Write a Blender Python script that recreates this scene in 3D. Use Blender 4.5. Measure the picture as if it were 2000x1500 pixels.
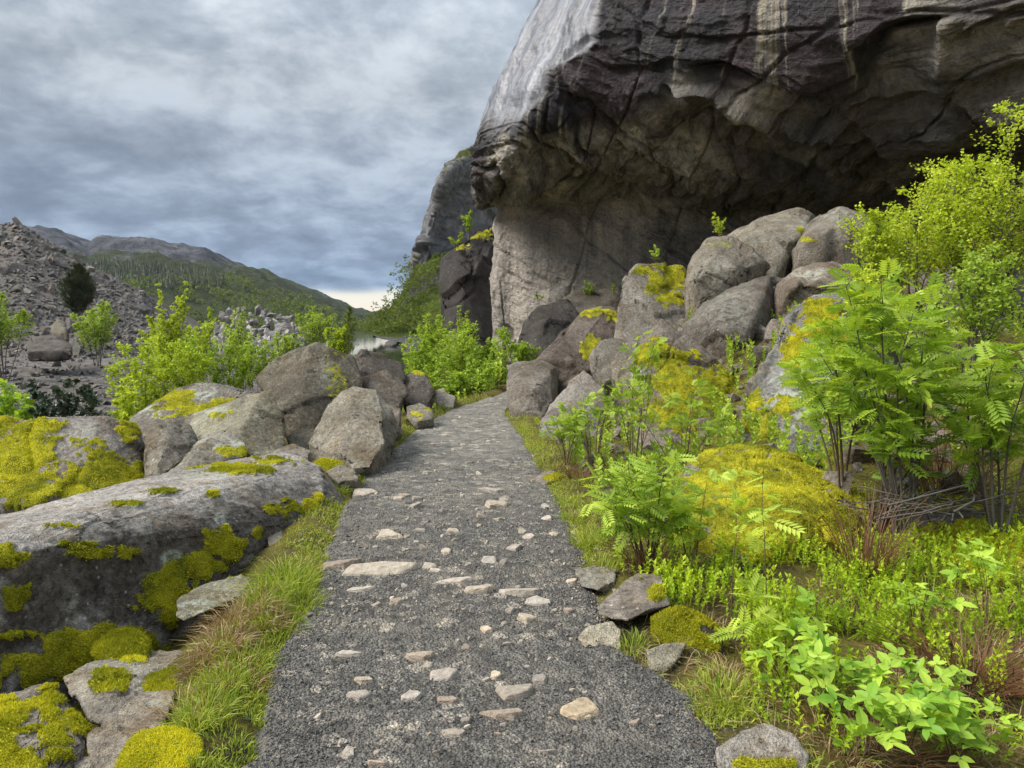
import bpy, bmesh, math, random
import numpy as np
from math import radians, sin, cos, pi

for o in list(bpy.data.objects):
    bpy.data.objects.remove(o)
SC = bpy.context.scene
COL = SC.collection

# ---------------------------------------------------------------- camera
FPX = 1387.0            # focal length in pixels of the 2000 x 1500 photograph
PITCH = radians(4.87)
EYE = 1.55
cam_data = bpy.data.cameras.new('camera')
cam_data.sensor_width = 36.0
cam_data.lens = FPX / 2000 * 36.0
cam_data.clip_start = 0.05
cam_data.clip_end = 20000
cam = bpy.data.objects.new('camera', cam_data)
cam.location = (0, 0, EYE)
cam.rotation_euler = (pi / 2 - PITCH, 0, 0)
COL.objects.link(cam)
SC.camera = cam

# ---------------------------------------------------------------- world: overcast sky
SUN_ELEV, SUN_AZ = radians(46), radians(-98)      # azimuth from +Y, clockwise seen from above
CLOUD = 0.415
world = bpy.data.worlds.new('World')
SC.world = world
world.use_nodes = True
wt = world.node_tree
for n in list(wt.nodes):
    wt.nodes.remove(n)


def wn(kind, **kw):
    n = wt.nodes.new(kind)
    for k, v in kw.items():
        setattr(n, k, v)
    return n


def wl(a, b):
    wt.links.new(a, b)


def wmath(op, a, b=None, clamp=False):
    n = wn('ShaderNodeMath', operation=op, use_clamp=clamp)
    for i, v in enumerate((a, b)):
        if v is None:
            continue
        if isinstance(v, (int, float)):
            n.inputs[i].default_value = v
        else:
            wl(v, n.inputs[i])
    return n.outputs[0]


def wramp(fac, stops, interp='EASE'):
    n = wn('ShaderNodeValToRGB')
    n.color_ramp.interpolation = interp
    while len(n.color_ramp.elements) < len(stops):
        n.color_ramp.elements.new(0.5)
    for e, (p, c) in zip(n.color_ramp.elements, stops):
        e.position = p
        e.color = (*c, 1) if not isinstance(c, (int, float)) else (c, c, c, 1)
    wl(fac, n.inputs[0])
    return n.outputs[0]


def wmix(fac, a, b, blend='MIX'):
    n = wn('ShaderNodeMix', data_type='RGBA', blend_type=blend)
    for s, v in ((0, fac), (6, a), (7, b)):
        if isinstance(v, (int, float)):
            n.inputs[s].default_value = v
        elif isinstance(v, tuple):
            n.inputs[s].default_value = (*v, 1)
        else:
            wl(v, n.inputs[s])
    return n.outputs[2]


tc = wn('ShaderNodeTexCoord')
sep = wn('ShaderNodeSeparateXYZ')
wl(tc.outputs['Generated'], sep.inputs[0])
elev = wmath('MAXIMUM', sep.outputs[2], 0.0)
den = wmath('ADD', elev, 0.30)
comb = wn('ShaderNodeCombineXYZ')
wl(wmath('DIVIDE', sep.outputs[0], den), comb.inputs[0])
wl(wmath('MULTIPLY', wmath('DIVIDE', sep.outputs[1], den), 1.0), comb.inputs[1])


def wnoise(scale, detail, rough, dist=0.0, off=(0, 0, 0)):
    m = wn('ShaderNodeMapping')
    m.inputs['Location'].default_value = off
    wl(comb.outputs[0], m.inputs[0])
    n = wn('ShaderNodeTexNoise')
    n.inputs['Scale'].default_value = scale
    n.inputs['Detail'].default_value = detail
    n.inputs['Roughness'].default_value = rough
    n.inputs['Distortion'].default_value = dist
    wl(m.outputs[0], n.inputs['Vector'])
    return n.outputs[0]


big = wnoise(1.5, 2, 0.5, 0.1, (3.1, 1.7, 0.4))
mid = wnoise(5.0, 6, 0.62, 0.15, (7.3, 2.2, 5.0))
cl = wmath('ADD', wmath('MULTIPLY', big, 0.42), wmath('MULTIPLY', mid, 0.58))
cloud_col = wramp(cl, [(0.37, (0.215, 0.255, 0.32)), (0.46, (0.305, 0.355, 0.42)), (0.53, (0.39, 0.445, 0.515)), (0.63, (0.60, 0.655, 0.71))], 'B_SPLINE')
# heavier, bluer cloud low over the fjord, brighter cloud overhead as under any overcast
lowdark = wramp(elev, [(0.03, (0.62, 0.78, 0.98)), (0.14, (0.74, 0.82, 0.93)), (0.30, (1.0, 1.0, 1.0)), (0.95, (3.0, 3.0, 2.9))], 'LINEAR')
cloud_col = wmix(1.0, cloud_col, lowdark, 'MULTIPLY')
# clear strip under the cloud deck at the horizon
edge = wmath('ADD', elev, wmath('MULTIPLY', wmath('SUBTRACT', wnoise(0.55, 5, 0.55, 0.2, (0.3, 4.4, 9.0)), 0.5), 0.035))
strip = wramp(edge, [(0.040, 1.0), (0.054, 0.0)], 'EASE')
strip_col = wramp(elev, [(0.0, (0.92, 0.80, 0.62)), (0.05, (0.86, 0.86, 0.78))], 'LINEAR')
cloud_col = wmix(strip, cloud_col, strip_col)
sky = wn('ShaderNodeTexSky', sky_type='NISHITA')
sky.sun_disc = False
sky.sun_elevation = SUN_ELEV
sky.sun_rotation = SUN_AZ
gap = wramp(cl, [(0.60, 0.0), (0.78, 0.35)], 'LINEAR')
nish = wmix(1.0, sky.outputs[0], (0.55, 0.55, 0.55), 'MULTIPLY')
cloud10 = wmix(1.0, cloud_col, (10.0 * CLOUD, 10.0 * CLOUD, 10.0 * CLOUD), 'MULTIPLY')
final = wmix(gap, cloud10, nish)
bg = wn('ShaderNodeBackground')
bg.inputs['Strength'].default_value = 0.1
wl(final, bg.inputs['Color'])
wo = wn('ShaderNodeOutputWorld')
wl(bg.outputs[0], wo.inputs[0])

# ---------------------------------------------------------------- veiled sun
sun_data = bpy.data.lights.new('sun', 'SUN')
sun_data.energy = 2.0
sun_data.angle = radians(30)
sun_data.color = (1.0, 0.95, 0.86)
sun = bpy.data.objects.new('sun', sun_data)
sd = np.array([sin(SUN_AZ) * cos(SUN_ELEV), cos(SUN_AZ) * cos(SUN_ELEV), sin(SUN_ELEV)])
from mathutils import Vector
sun.rotation_euler = Vector((-sd[0], -sd[1], -sd[2])).to_track_quat('-Z', 'Y').to_euler()
sun.location = (-10, 0, 20)
COL.objects.link(sun)

SC.view_settings.view_transform = 'Standard'
SC.view_settings.look = 'None'
SC.view_settings.gamma = 1
SC.view_settings.use_curve_mapping = False
SC.view_settings.exposure = 1.45
SC.render.engine = 'CYCLES'
SC.cycles.use_denoising = True
SC.cycles.use_adaptive_sampling = True
SC.cycles.adaptive_threshold = 0.02
SC.cycles.max_bounces = 6
SC.cycles.diffuse_bounces = 4
SC.cycles.transparent_max_bounces = 6

# ---------------------------------------------------------------- projection helpers
CP, SP = cos(PITCH), sin(PITCH)


def ray(px, py):
    a = (px - 1000.0) / FPX
    b = (750.0 - py) / FPX
    return np.array([a, CP + b * SP, -SP + b * CP])


def P(px, py, d):
    """world point seen at photo pixel (px, py), d metres ahead of the camera"""
    r = ray(px, py)
    return r * (d / r[1]) + np.array([0, 0, EYE])


def G(px, py, z=0.0):
    """world point at height z seen at photo pixel (px, py)"""
    r = ray(px, py)
    return r * ((z - EYE) / r[2]) + np.array([0, 0, EYE])


def project(V):
    """photo pixels of world points V (n, 3)"""
    q = V - np.array([0, 0, EYE])
    f = q[:, 1] * CP - q[:, 2] * SP
    u = q[:, 1] * SP + q[:, 2] * CP
    f = np.maximum(f, 1e-3)
    return 1000 + FPX * q[:, 0] / f, 750 - FPX * u / f


# ---------------------------------------------------------------- noise
_r = np.random.RandomState(7)
PERM = _r.permutation(256)
PERM = np.concatenate([PERM, PERM, PERM])
GRAD = _r.normal(size=(256, 3))
GRAD /= np.linalg.norm(GRAD, axis=1)[:, None]


PERM32 = PERM.astype(np.int32)
GRAD32 = GRAD.astype(np.float32)


def _perlin(p):
    i = np.floor(p)
    f = p - i
    i = i.astype(np.int32)
    w = f * f * f * (f * (f * 6 - 15) + 10)
    fx, fy, fz = f[:, 0], f[:, 1], f[:, 2]
    out = np.zeros(len(p), np.float32)
    for dx in (0, 1):
        wx = w[:, 0] if dx else 1 - w[:, 0]
        a = PERM32[(i[:, 0] + dx) & 255]
        for dy in (0, 1):
            wxy = wx * (w[:, 1] if dy else 1 - w[:, 1])
            b = PERM32[a + ((i[:, 1] + dy) & 255)]
            for dz in (0, 1):
                g = GRAD32[PERM32[b + ((i[:, 2] + dz) & 255)]]
                out += wxy * (w[:, 2] if dz else 1 - w[:, 2]) * (g[:, 0] * (fx - dx) + g[:, 1] * (fy - dy) + g[:, 2] * (fz - dz))
    return out


from concurrent.futures import ThreadPoolExecutor
POOL = ThreadPoolExecutor(4)


def perlin(p):
    p = np.asarray(p, np.float32)
    n = len(p)
    if n <= 8192:
        return _perlin(p).astype(float)
    return np.concatenate(list(POOL.map(_perlin, [p[k:k + 8192] for k in range(0, n, 8192)]))).astype(float)


ROT = np.array([[0.36, 0.48, -0.8], [-0.8, 0.6, 0.0], [0.48, 0.64, 0.6]])


def fbm(p, octaves=4, gain=0.5, ridged=False):
    a, s, n = 1.0, 0.0, 0.0
    q = p
    for _ in range(octaves):
        v = perlin(q)
        if ridged:
            v = 0.5 - np.abs(v) * 1.6
        s = s + a * v
        n += a
        a *= gain
        q = q @ ROT.T * 2.03 + 5.37
    return s / n


def cells(p, jit=0.9):
    """nearest / second nearest distance and a random id of the nearest cell"""
    i = np.floor(p).astype(np.int64)
    f1 = np.full(len(p), 9.0)
    f2 = np.full(len(p), 9.0)
    idn = np.zeros(len(p), np.int64)
    off = np.zeros((len(p), 3))
    for dx in (-1, 0, 1):
        for dy in (-1, 0, 1):
            for dz in (-1, 0, 1):
                c = i + np.array([dx, dy, dz])
                h = PERM[PERM[PERM[c[:, 0] & 255] + (c[:, 1] & 255)] + (c[:, 2] & 255)]
                pos = c + 0.5 + jit * 0.42 * GRAD[h]
                v = p - pos
                d = (v * v).sum(1)
                near = d < f1
                f2 = np.where(near, f1, np.minimum(f2, d))
                idn = np.where(near, h, idn)
                off = np.where(near[:, None], v, off)
                f1 = np.where(near, d, f1)
    return np.sqrt(f1), np.sqrt(f2), idn, off


def sstep(a, b, x):
    t = np.clip((x - a) / (b - a), 0, 1)
    return t * t * (3 - 2 * t)


# ---------------------------------------------------------------- mesh helpers
def mesh_from(name, V, F, attrs=None, smooth=True, mat=None, colors=None):
    V = np.ascontiguousarray(V, np.float32)
    F = np.ascontiguousarray(F, np.int32)
    k = F.shape[1]
    me = bpy.data.meshes.new(name)
    me.vertices.add(len(V))
    me.vertices.foreach_set('co', V.ravel())
    me.loops.add(F.size)
    me.loops.foreach_set('vertex_index', F.ravel())
    me.polygons.add(len(F))
    me.polygons.foreach_set('loop_start', np.arange(0, F.size, k, dtype=np.int32))
    me.polygons.foreach_set('loop_total', np.full(len(F), k, np.int32))
    me.polygons.foreach_set('use_smooth', np.full(len(F), smooth, bool))
    me.update(calc_edges=True)
    for an, av in (attrs or {}).items():
        a = me.attributes.new(an, 'FLOAT', 'POINT')
        a.data.foreach_set('value', np.ascontiguousarray(av, np.float32))
    if mat:
        me.materials.append(mat)
    return me


def link(name, me, parent=None, loc=None):
    o = bpy.data.objects.new(name, me)
    COL.objects.link(o)
    if loc is not None:
        o.location = loc
    if parent is not None:
        o.parent = parent
    return o


def tag(o, label=None, cat=None, group=None, kind=None):
    if label:
        o['label'] = label
    if cat:
        o['category'] = cat
    if group:
        o['group'] = group
    if kind:
        o['kind'] = kind
    return o


def normals(V, F):
    n = np.cross(V[F[:, 1]] - V[F[:, 0]], V[F[:, 2]] - V[F[:, 0]])
    idx = F.ravel()
    N = np.stack([np.bincount(idx, np.repeat(n[:, k], F.shape[1]), len(V)) for k in range(3)], -1)
    return N / np.maximum(np.linalg.norm(N, axis=1), 1e-9)[:, None]


def grid_faces(nu, nv):
    i = np.arange(nu * nv).reshape(nu, nv)
    return np.stack([i[:-1, :-1], i[1:, :-1], i[1:, 1:], i[:-1, 1:]], -1).reshape(-1, 4)


_ico = {}


def ico(level):
    if level not in _ico:
        bm = bmesh.new()
        bmesh.ops.create_icosphere(bm, subdivisions=level, radius=1)
        V = np.array([v.co[:] for v in bm.verts])
        F = np.array([[v.index for v in f.verts] for f in bm.faces])
        bm.free()
        _ico[level] = (V, F)
    return _ico[level]


def hull_planes(pts):
    bm = bmesh.new()
    for p in pts:
        bm.verts.new(p)
    bmesh.ops.convex_hull(bm, input=bm.verts)
    bm.normal_update()
    c = np.mean([p for p in pts], axis=0)
    out, seen = [], []
    for f in sorted(bm.faces, key=lambda f: -f.calc_area()):
        n = np.array(f.normal[:])
        if np.linalg.norm(n) < 0.5:
            continue
        d = float(n @ (np.array(f.verts[0].co[:]) - c))
        if d < 0:
            n, d = -n, -d
        if any(n @ m > 0.995 for m in seen):
            continue
        seen.append(n)
        out.append((n, max(d, 1e-3)))
    bm.free()
    return c, np.array([o[0] for o in out]), np.array([o[1] for o in out])
# ---------------------------------------------------------------- procedural materials
class NT:
    def __init__(self, name):
        self.m = bpy.data.materials.new(name)
        self.m.use_nodes = True
        self.t = self.m.node_tree
        for n in list(self.t.nodes):
            self.t.nodes.remove(n)
        self.out = self.t.nodes.new('ShaderNodeOutputMaterial')
        g = self.t.nodes.new('ShaderNodeNewGeometry')
        self.pos = g.outputs['Position']
        self.nor = g.outputs['Normal']

    def put(self, sock, v):
        if v is None:
            return
        if isinstance(v, (int, float)):
            try:
                sock.default_value = v
            except (TypeError, ValueError):
                sock.default_value = (v, v, v, 1)
        elif isinstance(v, tuple):
            sock.default_value = (*v, 1) if len(sock.default_value) == 4 and len(v) == 3 else v
        else:
            self.t.links.new(v, sock)

    def math(self, op, a, b=None, c=None, clamp=False):
        n = self.t.nodes.new('ShaderNodeMath')
        n.operation = op
        n.use_clamp = clamp
        for i, v in enumerate((a, b, c)):
            self.put(n.inputs[i], v)
        return n.outputs[0]

    def mapping(self, vec, scale=(1, 1, 1), rot=(0, 0, 0), loc=(0, 0, 0)):
        n = self.t.nodes.new('ShaderNodeMapping')
        self.put(n.inputs[0], vec)
        n.inputs['Scale'].default_value = scale
        n.inputs['Rotation'].default_value = rot
        n.inputs['Location'].default_value = loc
        return n.outputs[0]

    def noise(self, scale, detail=4, rough=0.55, vec=None, dist=0.0, color=False):
        n = self.t.nodes.new('ShaderNodeTexNoise')
        self.put(n.inputs['Vector'], vec if vec is not None else self.pos)
        n.inputs['Scale'].default_value = scale
        n.inputs['Detail'].default_value = detail
        n.inputs['Roughness'].default_value = rough
        n.inputs['Distortion'].default_value = dist
        return n.outputs[1 if color else 0]

    def voro(self, scale, feature='F1', vec=None, rand=1.0, out=0):
        n = self.t.nodes.new('ShaderNodeTexVoronoi')
        n.feature = feature
        self.put(n.inputs['Vector'], vec if vec is not None else self.pos)
        n.inputs['Scale'].default_value = scale
        n.inputs['Randomness'].default_value = rand
        return n.outputs[out]

    def ramp(self, fac, stops, interp='LINEAR'):
        n = self.t.nodes.new('ShaderNodeValToRGB')
        n.color_ramp.interpolation = interp
        while len(n.color_ramp.elements) < len(stops):
            n.color_ramp.elements.new(0.5)
        for e, (p, c) in zip(n.color_ramp.elements, stops):
            e.position = p
            e.color = (*c, 1) if not isinstance(c, (int, float)) else (c, c, c, 1)
        self.put(n.inputs[0], fac)
        return n.outputs[0]

    def mix(self, fac, a, b, blend='MIX'):
        n = self.t.nodes.new('ShaderNodeMix')
        n.data_type = 'RGBA'
        n.blend_type = blend
        self.put(n.inputs[0], fac)
        self.put(n.inputs[6], a)
        self.put(n.inputs[7], b)
        return n.outputs[2]

    def attr(self, name):
        n = self.t.nodes.new('ShaderNodeAttribute')
        n.attribute_name = name
        return n.outputs['Fac']

    def tint(self):
        n = self.t.nodes.new('ShaderNodeObjectInfo')
        return n.outputs['Color'], n.outputs['Random']

    def sep(self, v):
        n = self.t.nodes.new('ShaderNodeSeparateXYZ')
        self.put(n.inputs[0], v)
        return n.outputs

    def bump(self, h, strength=0.5, dist=0.02, normal=None):
        n = self.t.nodes.new('ShaderNodeBump')
        n.inputs['Strength'].default_value = strength
        n.inputs['Distance'].default_value = dist
        self.put(n.inputs['Height'], h)
        if normal is not None:
            self.put(n.inputs['Normal'], normal)
        return n.outputs[0]

    def bsdf(self, col, rough=0.9, normal=None, spec=0.3, **kw):
        n = self.t.nodes.new('ShaderNodeBsdfPrincipled')
        self.put(n.inputs['Base Color'], col)
        self.put(n.inputs['Roughness'], rough)
        n.inputs['Specular IOR Level'].default_value = spec
        if normal is not None:
            self.put(n.inputs['Normal'], normal)
        for k, v in kw.items():
            self.put(n.inputs[k], v)
        return n.outputs[0]

    def done(self, shader):
        self.t.links.new(shader, self.out.inputs[0])
        return self.m


def mat_rock(name='rock'):
    n = NT(name)
    tint, rnd = n.tint()
    big = n.noise(1.7, 3, 0.6)
    fine = n.noise(24, 4, 0.72)
    grain = n.noise(130, 1, 0.7)
    col = n.mix(1.0, tint, n.ramp(big, [(0.28, (0.62, 0.58, 0.53)), (0.5, (0.98, 0.96, 0.93)), (0.72, (1.35, 1.33, 1.30))]), 'MULTIPLY')
    col = n.mix(1.0, col, n.ramp(fine, [(0.28, (0.42, 0.40, 0.38)), (0.48, (1, 1, 1)), (0.72, (1.65, 1.62, 1.58))]), 'MULTIPLY')
    col = n.mix(1.0, col, n.ramp(grain, [(0.3, (0.68, 0.67, 0.66)), (0.5, (1, 1, 1)), (0.72, (1.35, 1.34, 1.32))]), 'MULTIPLY')
    br = n.ramp(n.noise(3.1, 3, 0.65), [(0.50, 0.0), (0.66, 0.75)])
    col = n.mix(br, col, n.mix(1.0, col, (0.68, 0.57, 0.43), 'MULTIPLY'))
    # dark crust and brown stain, with shaded faces also put into the colour
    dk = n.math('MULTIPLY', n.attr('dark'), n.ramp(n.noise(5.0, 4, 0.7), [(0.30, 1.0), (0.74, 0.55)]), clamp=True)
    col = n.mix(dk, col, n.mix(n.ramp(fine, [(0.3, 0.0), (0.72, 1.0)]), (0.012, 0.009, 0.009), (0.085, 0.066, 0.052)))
    # pale specks and grey-green crust lichen
    vs = n.voro(17)
    sp = n.ramp(n.math('ADD', vs, n.math('MULTIPLY', n.noise(6, 2), 0.5)), [(0.31, 0.6), (0.42, 0.0)])
    col = n.mix(n.math('MULTIPLY', sp, n.ramp(big, [(0.40, 0.25), (0.55, 1.0)])), col, (0.50, 0.49, 0.44))
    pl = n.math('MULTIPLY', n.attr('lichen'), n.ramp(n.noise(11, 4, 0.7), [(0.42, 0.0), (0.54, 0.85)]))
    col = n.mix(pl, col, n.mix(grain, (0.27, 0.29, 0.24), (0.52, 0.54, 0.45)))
    # moss
    mn = n.noise(20, 4, 0.72)
    mo = n.ramp(n.math('ADD', n.attr('moss'), n.math('MULTIPLY', n.math('SUBTRACT', mn, 0.5), 1.1)), [(0.44, 0.0), (0.56, 1.0)])
    mcol = n.mix(n.ramp(n.noise(4.5, 3, 0.65), [(0.33, 0.0), (0.66, 1.0)]), (0.13, 0.14, 0.010), (0.56, 0.50, 0.025))
    mcol = n.mix(n.ramp(grain, [(0.35, 0.0), (0.65, 1.0)]), n.mix(1.0, mcol, (0.5, 0.55, 0.5), 'MULTIPLY'), mcol)
    col = n.mix(mo, col, mcol)
    nb = n.bump(n.math('ADD', fine, n.math('MULTIPLY', grain, 0.2)), 0.9, 0.035)
    return n.done(n.bsdf(col, n.mix(mo, 0.85, 1.0), nb, 0.25))


def mat_cliff():
    n = NT('cliff_rock')
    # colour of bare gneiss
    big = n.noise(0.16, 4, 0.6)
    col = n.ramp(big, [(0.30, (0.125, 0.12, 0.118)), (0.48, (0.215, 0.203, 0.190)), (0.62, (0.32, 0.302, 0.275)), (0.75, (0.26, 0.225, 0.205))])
    bc = n.t.nodes.new('ShaderNodeCombineXYZ')
    n.put(bc.inputs[0], n.attr('band_q'))
    n.put(bc.inputs[1], n.attr('band_p'))
    band = n.noise(1.0, 6, 0.68, vec=n.mapping(bc.outputs[0], (0.85, 0.20, 1)), dist=0.7)
    band2 = n.noise(1.0, 5, 0.70, vec=n.mapping(bc.outputs[0], (3.0, 0.8, 1), (0, 0, 0.15), (4, 9, 0)), dist=0.9)
    col = n.mix(1.0, col, n.ramp(band, [(0.34, (0.30, 0.29, 0.30)), (0.44, (0.72, 0.71, 0.70)), (0.54, (1.0, 0.98, 0.95)), (0.66, (1.65, 1.60, 1.48))]), 'MULTIPLY')
    col = n.mix(1.0, col, n.ramp(band2, [(0.36, (0.30, 0.29, 0.29)), (0.47, (0.95, 0.95, 0.95)), (0.60, (1.25, 1.23, 1.2)), (0.70, (1.7, 1.66, 1.6))]), 'MULTIPLY')
    fine = n.noise(4.5, 4, 0.72)
    col = n.mix(1.0, col, n.ramp(fine, [(0.3, (0.50, 0.49, 0.48)), (0.5, (1, 1, 1)), (0.7, (1.4, 1.38, 1.34))]), 'MULTIPLY')
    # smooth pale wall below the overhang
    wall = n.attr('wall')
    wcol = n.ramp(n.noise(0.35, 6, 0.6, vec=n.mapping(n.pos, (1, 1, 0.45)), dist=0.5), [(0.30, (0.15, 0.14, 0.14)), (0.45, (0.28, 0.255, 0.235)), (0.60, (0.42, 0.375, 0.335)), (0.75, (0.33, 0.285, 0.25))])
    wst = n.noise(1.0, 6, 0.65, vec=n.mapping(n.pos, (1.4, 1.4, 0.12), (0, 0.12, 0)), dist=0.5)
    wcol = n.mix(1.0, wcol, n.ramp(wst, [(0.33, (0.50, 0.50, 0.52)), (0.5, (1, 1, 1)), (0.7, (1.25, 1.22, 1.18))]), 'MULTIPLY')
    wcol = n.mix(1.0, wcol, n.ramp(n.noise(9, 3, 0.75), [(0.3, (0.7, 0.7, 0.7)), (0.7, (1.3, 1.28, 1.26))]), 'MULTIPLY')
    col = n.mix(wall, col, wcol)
    # joints and cracks
    crk = n.math('SUBTRACT', 1.0, n.math('MULTIPLY', n.attr('joint'), 0.85), clamp=True)
    col = n.mix(crk, n.mix(1.0, col, (0.12, 0.115, 0.12), 'MULTIPLY'), col)
    # black and violet water streaks with tan rock left between them
    s = n.attr('streak')
    sx = n.t.nodes.new('ShaderNodeCombineXYZ')
    n.put(sx.inputs[0], n.attr('along'))
    n.put(sx.inputs[2], n.sep(n.pos)[2])
    sv = sx.outputs[0]
    st = n.noise(1.0, 4, 0.6, vec=n.mapping(sv, (0.95, 1.0, 0.055)), dist=0.25)
    st2 = n.noise(1.0, 4, 0.65, vec=n.mapping(sv, (3.2, 1.0, 0.16), (0, 0, 0), (7, 3, 1)), dist=0.4)
    stm = n.math('ADD', n.math('MULTIPLY', st, 0.52), n.math('MULTIPLY', st2, 0.48))
    sfac = n.math('MULTIPLY', s, n.ramp(stm, [(0.53, 1.0), (0.565, 0.0)]), clamp=True)
    pale = n.math('MULTIPLY', s, n.ramp(stm, [(0.575, 0.0), (0.61, 0.75)]), clamp=True)
    col = n.mix(pale, col, n.mix(n.noise(7, 5, 0.7), (0.26, 0.225, 0.16), (0.60, 0.53, 0.39)))
    scol = n.mix(n.ramp(n.noise(0.55, 3), [(0.40, 0.0), (0.62, 1.0)]), (0.022, 0.021, 0.026), (0.050, 0.036, 0.041))
    scol = n.mix(1.0, scol, n.ramp(n.noise(6, 6, 0.75), [(0.3, (0.55, 0.55, 0.55)), (0.5, (1, 1, 1)), (0.72, (2.0, 1.95, 1.9))]), 'MULTIPLY')
    col = n.mix(sfac, col, scol)
    # damp smooth slab at the prow
    w = n.attr('slab')
    slc = n.ramp(n.noise(1.0, 5, 0.6, vec=n.mapping(sv, (1.7, 1.0, 0.09)), dist=0.3), [(0.33, (0.055, 0.055, 0.065)), (0.48, (0.125, 0.128, 0.148)), (0.66, (0.29, 0.295, 0.33))])
    col = n.mix(w, col, slc)
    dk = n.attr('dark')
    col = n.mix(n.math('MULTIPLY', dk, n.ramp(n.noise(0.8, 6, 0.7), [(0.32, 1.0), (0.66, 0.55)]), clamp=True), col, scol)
    nb = n.bump(n.math('MULTIPLY', n.math('ADD', n.noise(1.9, 6, 0.72), n.math('MULTIPLY', band2, 0.6)), n.math('SUBTRACT', 1.0, n.math('MULTIPLY', n.attr('slab'), 0.88))), 1.0, 0.42)
    rough = n.mix(w, n.mix(sfac, 0.85, 0.62), 0.40)
    return n.done(n.bsdf(col, rough, nb, 0.35))


def mat_ground():
    n = NT('soil')
    a = n.noise(2.2, 6, 0.65)
    col = n.ramp(a, [(0.30, (0.05, 0.036, 0.022)), (0.45, (0.10, 0.085, 0.030)), (0.58, (0.16, 0.145, 0.028)), (0.72, (0.13, 0.10, 0.055))])
    col = n.mix(1.0, col, n.ramp(n.noise(45, 5, 0.75), [(0.3, (0.4, 0.4, 0.4)), (0.5, (1, 1, 1)), (0.72, (1.6, 1.55, 1.4))]), 'MULTIPLY')
    st = n.attr('stony')
    sc = n.ramp(n.voro(2.2, out=1), [(0.0, (0.065, 0.056, 0.052)), (0.5, (0.125, 0.11, 0.10)), (1.0, (0.20, 0.18, 0.165))])
    col = n.mix(st, col, sc)
    nb = n.bump(n.math('ADD', n.noise(30, 6, 0.75), n.math('MULTIPLY', n.voro(2.2), -0.7)), 0.8, 0.06)
    return n.done(n.bsdf(col, 1.0, nb, 0.1))


def mat_path():
    n = NT('gravel')
    v = n.voro(85, out=1)
    vd = n.voro(85)
    v2 = n.voro(38, out=1)
    g = n.sep(v)[0]
    col = n.ramp(g, [(0.0, (0.080, 0.074, 0.067)), (0.5, (0.17, 0.158, 0.142)), (0.88, (0.25, 0.232, 0.203)), (0.98, (0.31, 0.285, 0.245)), (1.0, (0.46, 0.42, 0.36))])
    col = n.mix(0.38, col, n.ramp(n.sep(v2)[0], [(0.0, (0.065, 0.062, 0.058)), (0.8, (0.16, 0.15, 0.138)), (1.0, (0.40, 0.37, 0.33))]))
    col = n.mix(n.ramp(vd, [(0.35, 0.0), (0.75, 0.75)]), col, (0.036, 0.034, 0.031))
    # trodden brown dust, more of it farther along where fines fill the gravel
    du = n.ramp(n.noise(1.1, 5, 0.65), [(0.40, 0.0), (0.62, 0.6)])
    col = n.mix(du, col, n.mix(n.noise(60, 3), (0.12, 0.108, 0.092), (0.21, 0.19, 0.16)))
    col = n.mix(n.attr('pale'), col, n.mix(n.noise(40, 4, 0.7), (0.13, 0.12, 0.105), (0.34, 0.32, 0.28)))
    big_v = n.sep(n.voro(16, out=1))[0]
    col = n.mix(1.0, col, n.ramp(big_v, [(0.0, (0.62, 0.62, 0.62)), (0.6, (1, 1, 1)), (0.93, (1.25, 1.23, 1.2)), (1.0, (2.2, 2.1, 1.95))]), 'MULTIPLY')
    col = n.mix(1.0, col, n.ramp(n.noise(3.2, 5, 0.7), [(0.3, (0.62, 0.61, 0.60)), (0.5, (1, 1, 1)), (0.7, (1.30, 1.27, 1.2))]), 'MULTIPLY')
    h = n.math('ADD', n.math('MULTIPLY', vd, -1.0), n.math('MULTIPLY', n.voro(38), -0.9))
    nb = n.bump(h, 1.0, 0.014)
    return n.done(n.bsdf(col, 0.85, nb, 0.3))


def mat_stone(name, lo, hi, scale=30):
    n = NT(name)
    tint, rnd = n.tint()
    col = n.mix(n.ramp(n.noise(scale, 6, 0.7), [(0.3, 0.0), (0.7, 1.0)]), lo, hi)
    col = n.mix(1.0, col, n.ramp(n.attr('var'), [(0.0, (0.55, 0.55, 0.57)), (0.5, (1, 1, 1)), (1.0, (1.5, 1.45, 1.35))]), 'MULTIPLY')
    col = n.mix(1.0, col, tint, 'MULTIPLY')
    nb = n.bump(n.noise(scale * 2, 7, 0.7), 0.7, 0.6 / scale)
    return n.done(n.bsdf(col, 0.85, nb, 0.3))


def mat_leaf(name, dark, light, trans=0.35, rough=0.5, gloss=0.3):
    n = NT(name)
    v = n.math('ADD', n.attr('var'), n.math('MULTIPLY', n.math('SUBTRACT', n.tint()[1], 0.5), 0.25))
    col = n.ramp(v, [(0.0, dark), (0.6, tuple(0.5 * (a + b) for a, b in zip(dark, light))), (1.0, light)])
    s = n.bsdf(col, rough, None, gloss)
    tr = n.t.nodes.new('ShaderNodeBsdfTranslucent')
    n.put(tr.inputs[0], n.mix(1.0, col, (1.25, 1.2, 0.6), 'MULTIPLY'))
    mx = n.t.nodes.new('ShaderNodeMixShader')
    mx.inputs[0].default_value = trans
    n.t.links.new(s, mx.inputs[1])
    n.t.links.new(tr.outputs[0], mx.inputs[2])
    return n.done(mx.outputs[0])


def mat_bark(name, a, b, scale=40):
    n = NT(name)
    col = n.mix(n.noise(scale, 5, 0.7), a, b)
    return n.done(n.bsdf(col, 0.9, n.bump(n.noise(scale * 2, 4), 0.5, 0.004), 0.2))


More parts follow.
